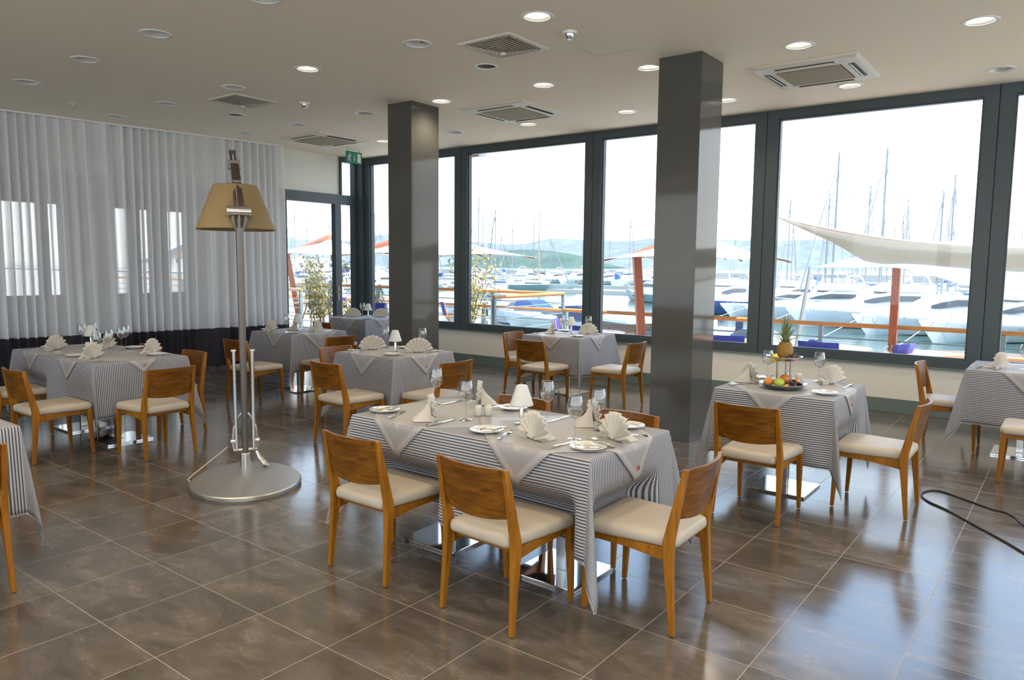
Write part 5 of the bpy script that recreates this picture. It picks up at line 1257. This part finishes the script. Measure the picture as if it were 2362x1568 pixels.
def make_sail(L=10.5, B=3.2, H=13.0, hull='gel', cover='blue_cover', mast='mast', mr=0.10):
    root = thing('sailboat', 'x', 'sailboat'); fb = 1.0
    hull_mb(L, B, fb, 0.3).build('hull', hull, root, angle=30)
    cabin_mb([(-L * 0.15, B * 0.32, fb, fb + 0.50, 0.85), (L * 0.12, B * 0.30, fb, fb + 0.52, 0.8), (L * 0.24, B * 0.18, fb, fb + 0.12, 0.8)]).build('cabin', 'gel', root, angle=30)
    cabin_mb([(-L * 0.12, B * 0.305, fb + 0.18, fb + 0.38, 0.96), (L * 0.10, B * 0.29, fb + 0.18, fb + 0.38, 0.95), (L * 0.13, B * 0.26, fb + 0.18, fb + 0.34, 0.95)]).build('cabin_window', 'smoke_glass', root, angle=30)
    MB().tube([(0, L * 0.07, fb), (0, L * 0.06, H)], [mr, mr * 0.7], 8).tube([(-0.55, L * 0.065, H * 0.55), (0.55, L * 0.065, H * 0.55)], 0.03, 5).build('mast', mast, root)
    MB().tube([(0, L * 0.06, fb + 1.1), (0, -L * 0.34, fb + 1.15)], [0.17, 0.11], 8).build('furled_sail', cover, root)
    st = MB()
    for p, q in (((0, L * 0.5, fb * 1.2), (0, L * 0.065, H * 0.98)), ((0, -L * 0.48, fb), (0, L * 0.06, H)), ((B * 0.42, L * 0.04, fb), (0.5, L * 0.06, H * 0.55)), ((-B * 0.42, L * 0.04, fb), (-0.5, L * 0.06, H * 0.55)), ((0.5, L * 0.06, H * 0.55), (0, L * 0.06, H * 0.95)), ((-0.5, L * 0.06, H * 0.55), (0, L * 0.06, H * 0.95))): st.tube([p, q], 0.026, 4)
    st.tube([(0, L * 0.49, fb * 1.3), (0, L * 0.09, H * 0.9)], [0.09, 0.04], 6)
    st.build('rigging', 'mast', root)
    return root
BO = {
 'yacht': Proto(lambda: make_yacht()), 'yacht_blue': Proto(lambda: make_yacht(10.0, 3.2, 0.88, 'gel', False, 'blue_cover')), 'yacht_hull': Proto(lambda: make_yacht(9.5, 3.2, 1.0, 'gel_blue', True)), 'yacht_grey': Proto(lambda: make_yacht(9.0, 3.1, 0.9, 'gel_grey', False, None)),
 'sport': Proto(lambda: make_sport()), 'sport_cover': Proto(lambda: make_sport(6.8, 2.5, 'gel', 'blue_cover')), 'sport_dark': Proto(lambda: make_sport(7.2, 2.5, 'gel', 'dark_cover')),
 'sail': Proto(lambda: make_sail()), 'sail_tall': Proto(lambda: make_sail(12.5, 3.6, 16.5, 'gel', 'gel', 'mast', 0.12)), 'sail_classic': Proto(lambda: make_sail(11.0, 3.2, 11.8, 'gel_grey', 'canvas', 'wood_mast', 0.10)), 'sail_dark': Proto(lambda: make_sail(11, 3.3, 14.5, 'gel', 'dark_cover'))}
DESC = {'yacht': 'white flybridge motor yacht', 'yacht_blue': 'white motor yacht with blue cockpit cover', 'yacht_hull': 'blue hulled motor yacht', 'yacht_grey': 'grey hulled motor cruiser', 'sport': 'small open white motor boat', 'sport_cover': 'small motor boat under blue canvas', 'sport_dark': 'small motor boat under navy canvas',
        'sail': 'white sailboat with blue sail cover', 'sail_tall': 'tall masted white sailboat', 'sail_classic': 'classic sailboat with varnished mast', 'sail_dark': 'white sailboat with navy sail cover'}
def boat(kind, x, y, rz, label, group, sc=1.0): BO[kind].place((x, y, WZ), rz, label, group, sc)
HB = 'boats moored nearest the terrace'
for kind, x, y, rz, sc, lab in (
 ('yacht', -10.6, 54.5, R(128), 1.0, 'white flybridge motor yacht with its long bow pointing left, behind the sail post'),
 ('yacht_blue', -6.6, 51.5, R(138), 1.0, 'white motor yacht with blue cockpit cover, right of the sail post'),
 ('yacht', -3.0, 49.0, R(142), 0.95, 'white flybridge motor yacht nearest the wide right mullion'),
 ('yacht_blue', 1.0, 46.6, R(150), 0.92, 'white motor yacht with blue cover in the last right pane'),
 ('yacht', -15.2, 58.0, R(132), 0.95, 'white flybridge motor yacht low in the middle of the right window'),
 ('yacht_blue', -19.2, 61.0, R(135), 0.85, 'white motor yacht with blue cover near the left side of the right window'),
 ('yacht_hull', -24.3, 61.5, R(165), 0.95, 'blue hulled motor yacht just right of the near pillar'),
 ('sport', -16.9, 36.5, R(105), 0.9, 'small open white boat close under the railing right of the near pillar'),
 ('sport', -11.2, 31.5, R(80), 0.8, 'small open white boat floating right behind the pineapple'),
 ('yacht_grey', -38.0, 75.5, R(62), 0.95, 'grey hulled cruiser alone on open water, left of the red mast'),
 ('sail_classic', -66.0, 92.0, R(-62), 1.0, 'classic sailboat with varnished mast lying on open water'),
 ('sail', -59.0, 74.0, R(60), 0.85, 'white sailboat with blue sail cover before the classic sailboat'),
 ('sail_tall', -80.0, 98.0, R(-50), 0.8, 'tall masted white sailboat left of the classic sailboat'),
 ('sport_cover', -30.0, 40.0, R(75), 0.9, 'blue covered boat low behind the corner of the upper railing'),
 ('sport', -37.5, 43.0, R(70), 0.9, 'small open white boat low behind the left end of the upper railing'),
 ('sport_dark', -25.0, 37.0, R(95), 0.85, 'small navy covered boat left of the window table lamp')):
    boat(kind, x, y, rz, lab, HB, sc)
# a second line of yachts packed close behind the nearest ones
rr = random.Random(5); x = -22.0
while x < 2.0:
    kind = rr.choice(['yacht', 'yacht_blue', 'sport_cover', 'sail', 'yacht', 'sail_tall', 'sport_dark'])
    boat(kind, x, 72.5 + (x + 23) * -0.06 + rr.uniform(-0.8, 0.8), R(165) + rr.uniform(-0.15, 0.15), '%s in the first packed row behind the nearest yachts' % DESC[kind], '%ss in the first packed row' % DESC[kind], rr.uniform(0.8, 0.95))
    x += rr.uniform(3.6, 4.3)
for i, (b, sc, kd) in enumerate(((0.305, 0.92, 'sail'), (0.257, 0.85, 'sail_dark'), (0.210, 1.0, 'sail'), (0.168, 0.78, 'sail_dark'), (0.121, 1.05, 'sail'), (0.080, 0.98, 'sail_dark'), (0.040, 0.9, 'sail'), (0.0, 0.95, 'sail_dark'))):
    boat(kd, -b * 90, 90, R(180), '%s in the mast line behind the shade sail' % DESC[kd], '%ss in the mast line behind the shade sail' % DESC[kd], sc)
for x0, y0, x1, lab in ((-14.6, 50.9, -19.5, 'the yacht behind the sail post'), (-10.0, 47.9, -14.0, 'the blue covered yacht right of the sail post'), (-6.0, 45.2, -9.2, 'the yacht nearest the wide right mullion'), (-19.0, 54.9, -24.5, 'the yacht low in the right window')):
    tag(MB().tube([(x0, y0, WZ + 1.2), (lerp(x0, x1 * 0.6, 0.5), lerp(y0, 24.0, 0.5), WZ + 0.8), (x1 * 0.6, 24.0, WZ + 0.75)], 0.022, 5).build('mooring_line', 'pontoon'), 'pale mooring line from the bow of %s' % lab, 'rope', 'mooring lines of the near yachts')
# wooden cabin boat close in, seen beyond the orange table
t = thing('cabin_boat', 'low brown wooden cabin boat with flat white roof beyond the orange table', 'boat', (-13.6, 24.2, WZ)); t.rotation_euler = (0, 0, 1.1); t.scale = (0.72, 0.72, 0.78)
hull_mb(6.5, 2.3, 0.7).build('hull', 'gel', t, angle=30)
MB().bb(-0.95, 0.95, -2.4, 1.2, 0.7, 2.45).build('cabin', 'brown_cabin', t, smooth=False)
MB().bb(-1.1, 1.1, -2.6, 1.4, 2.45, 2.62).build('roof', 'gel', t, smooth=False, bevel=0.03)
wm = MB()
for yk in (-1.7, -0.5, 0.6): wm.bb(-0.97, 0.97, yk - 0.32, yk + 0.32, 1.4, 2.2)
wm.bb(-0.5, 0.5, -2.42, 1.22, 1.4, 2.2)
wm.build('cabin_window', 'smoke_glass', t, smooth=False)

rr = random.Random(21)
rows_b = [(83, 4.1, 'the second berth row'), (108, 4.8, 'the third berth row'), (140, 6.6, 'the fourth berth row'), (185, 9.0, 'the fifth berth row'), (245, 13.5, 'the farthest berth row')]
cnt = 0
for ri, (Y, step, nm) in enumerate(rows_b):
    xa, xb = -1.40 * Y, -0.02 * Y
    x = xa
    while x < xb:
        b = x / Y
        x += step * rr.uniform(0.85, 1.25)
        if (-0.86 < b < -0.37 or b > -0.34) and ri < 1: continue
        if -0.74 < b < -0.52 and ri < 2: continue
        if -1.0 < b < -0.93 or -0.50 < b < -0.445: continue            # hidden behind the pillars
        far = b < -0.5
        kind = rr.choices(['yacht', 'yacht_blue', 'sport', 'sport_cover', 'sail', 'sail_tall', 'sail_dark', 'yacht_hull'], [3.4, 2, 1.2, 1, 2.5, 2.2, 1.5, 0.4])[0]
        boat(kind, x, Y + rr.uniform(-2, 2), rr.choice([0, PI]) + rr.uniform(-0.12, 0.12), '%s in %s across the marina' % (DESC[kind], nm), '%ss in %s' % (DESC[kind], nm), rr.uniform(0.8, 1.1)); cnt += 1
    struct('pier', MB().bb(-1.5 * Y, 0.1 * Y, Y + 9, Y + 11, WZ - 0.2, WZ + 0.45), 'pontoon', smooth=False)
struct('breakwater', MB().bb(-420, 20, 300, 306, WZ - 0.5, WZ + 1.6), 'pontoon', smooth=False)
# far shore buildings and hedge to the left
for i, (x, y, w_, d_, h) in enumerate(((-208, 160, 17, 10, 5.0), (-232, 168, 14, 10, 4.4), (-262, 150, 16, 11, 6.0))):
    t = thing('harbour_building', ['long white harbour building with dark windows under the parasol', 'white house with red roof left of the harbour building', 'white house with red roof at the far left shore'][i], 'building', (x, y, WZ)); t.rotation_euler = (0, 0, R(50))
    MB().bb(-w_ / 2, w_ / 2, -d_ / 2, d_ / 2, 0, h).build('wall', 'wall', t, smooth=False)
    MB().loft([[(-w_ / 2 - 0.4, -d_ / 2 - 0.4, h), (w_ / 2 + 0.4, -d_ / 2 - 0.4, h), (w_ / 2 + 0.4, d_ / 2 + 0.4, h), (-w_ / 2 - 0.4, d_ / 2 + 0.4, h)], [(-w_ / 2 + 2, -0.2, h + (1.8 if i else 0.5)), (w_ / 2 - 2, -0.2, h + (1.8 if i else 0.5)), (w_ / 2 - 2, 0.2, h + (1.8 if i else 0.5)), (-w_ / 2 + 2, 0.2, h + (1.8 if i else 0.5))]]).build('roof', 'roof_tile' if i else 'wall', t, smooth=False)
    for k in range(5):
        xk = lerp(-w_ / 2 + 2, w_ / 2 - 2, k / 4); MB().bb(xk - 0.7, xk + 0.7, -d_ / 2 - 0.05, -d_ / 2 + 0.1, h - 2.3, h - 1.0).build('window_opening', 'smoke_glass', t, smooth=False)
struct('ground_shore', MB().bb(-520, -165, 172, 176, WZ - 1, WZ + 1.0).bb(-520, -200, 140, 200, WZ - 1, WZ + 0.4), 'conc', smooth=False)
hm = MB(); rr2 = random.Random(2)
for k in range(60):
    hm.ball((rr2.uniform(-330, -262), rr2.uniform(196, 232), WZ + 0.8), rr2.uniform(1.6, 3.4), 8, 6, 0.9)
tag(hm.build('shoreline_trees', 'hedge', angle=60), 'dark green trees along the far shore at the left', 'trees', kind='stuff')
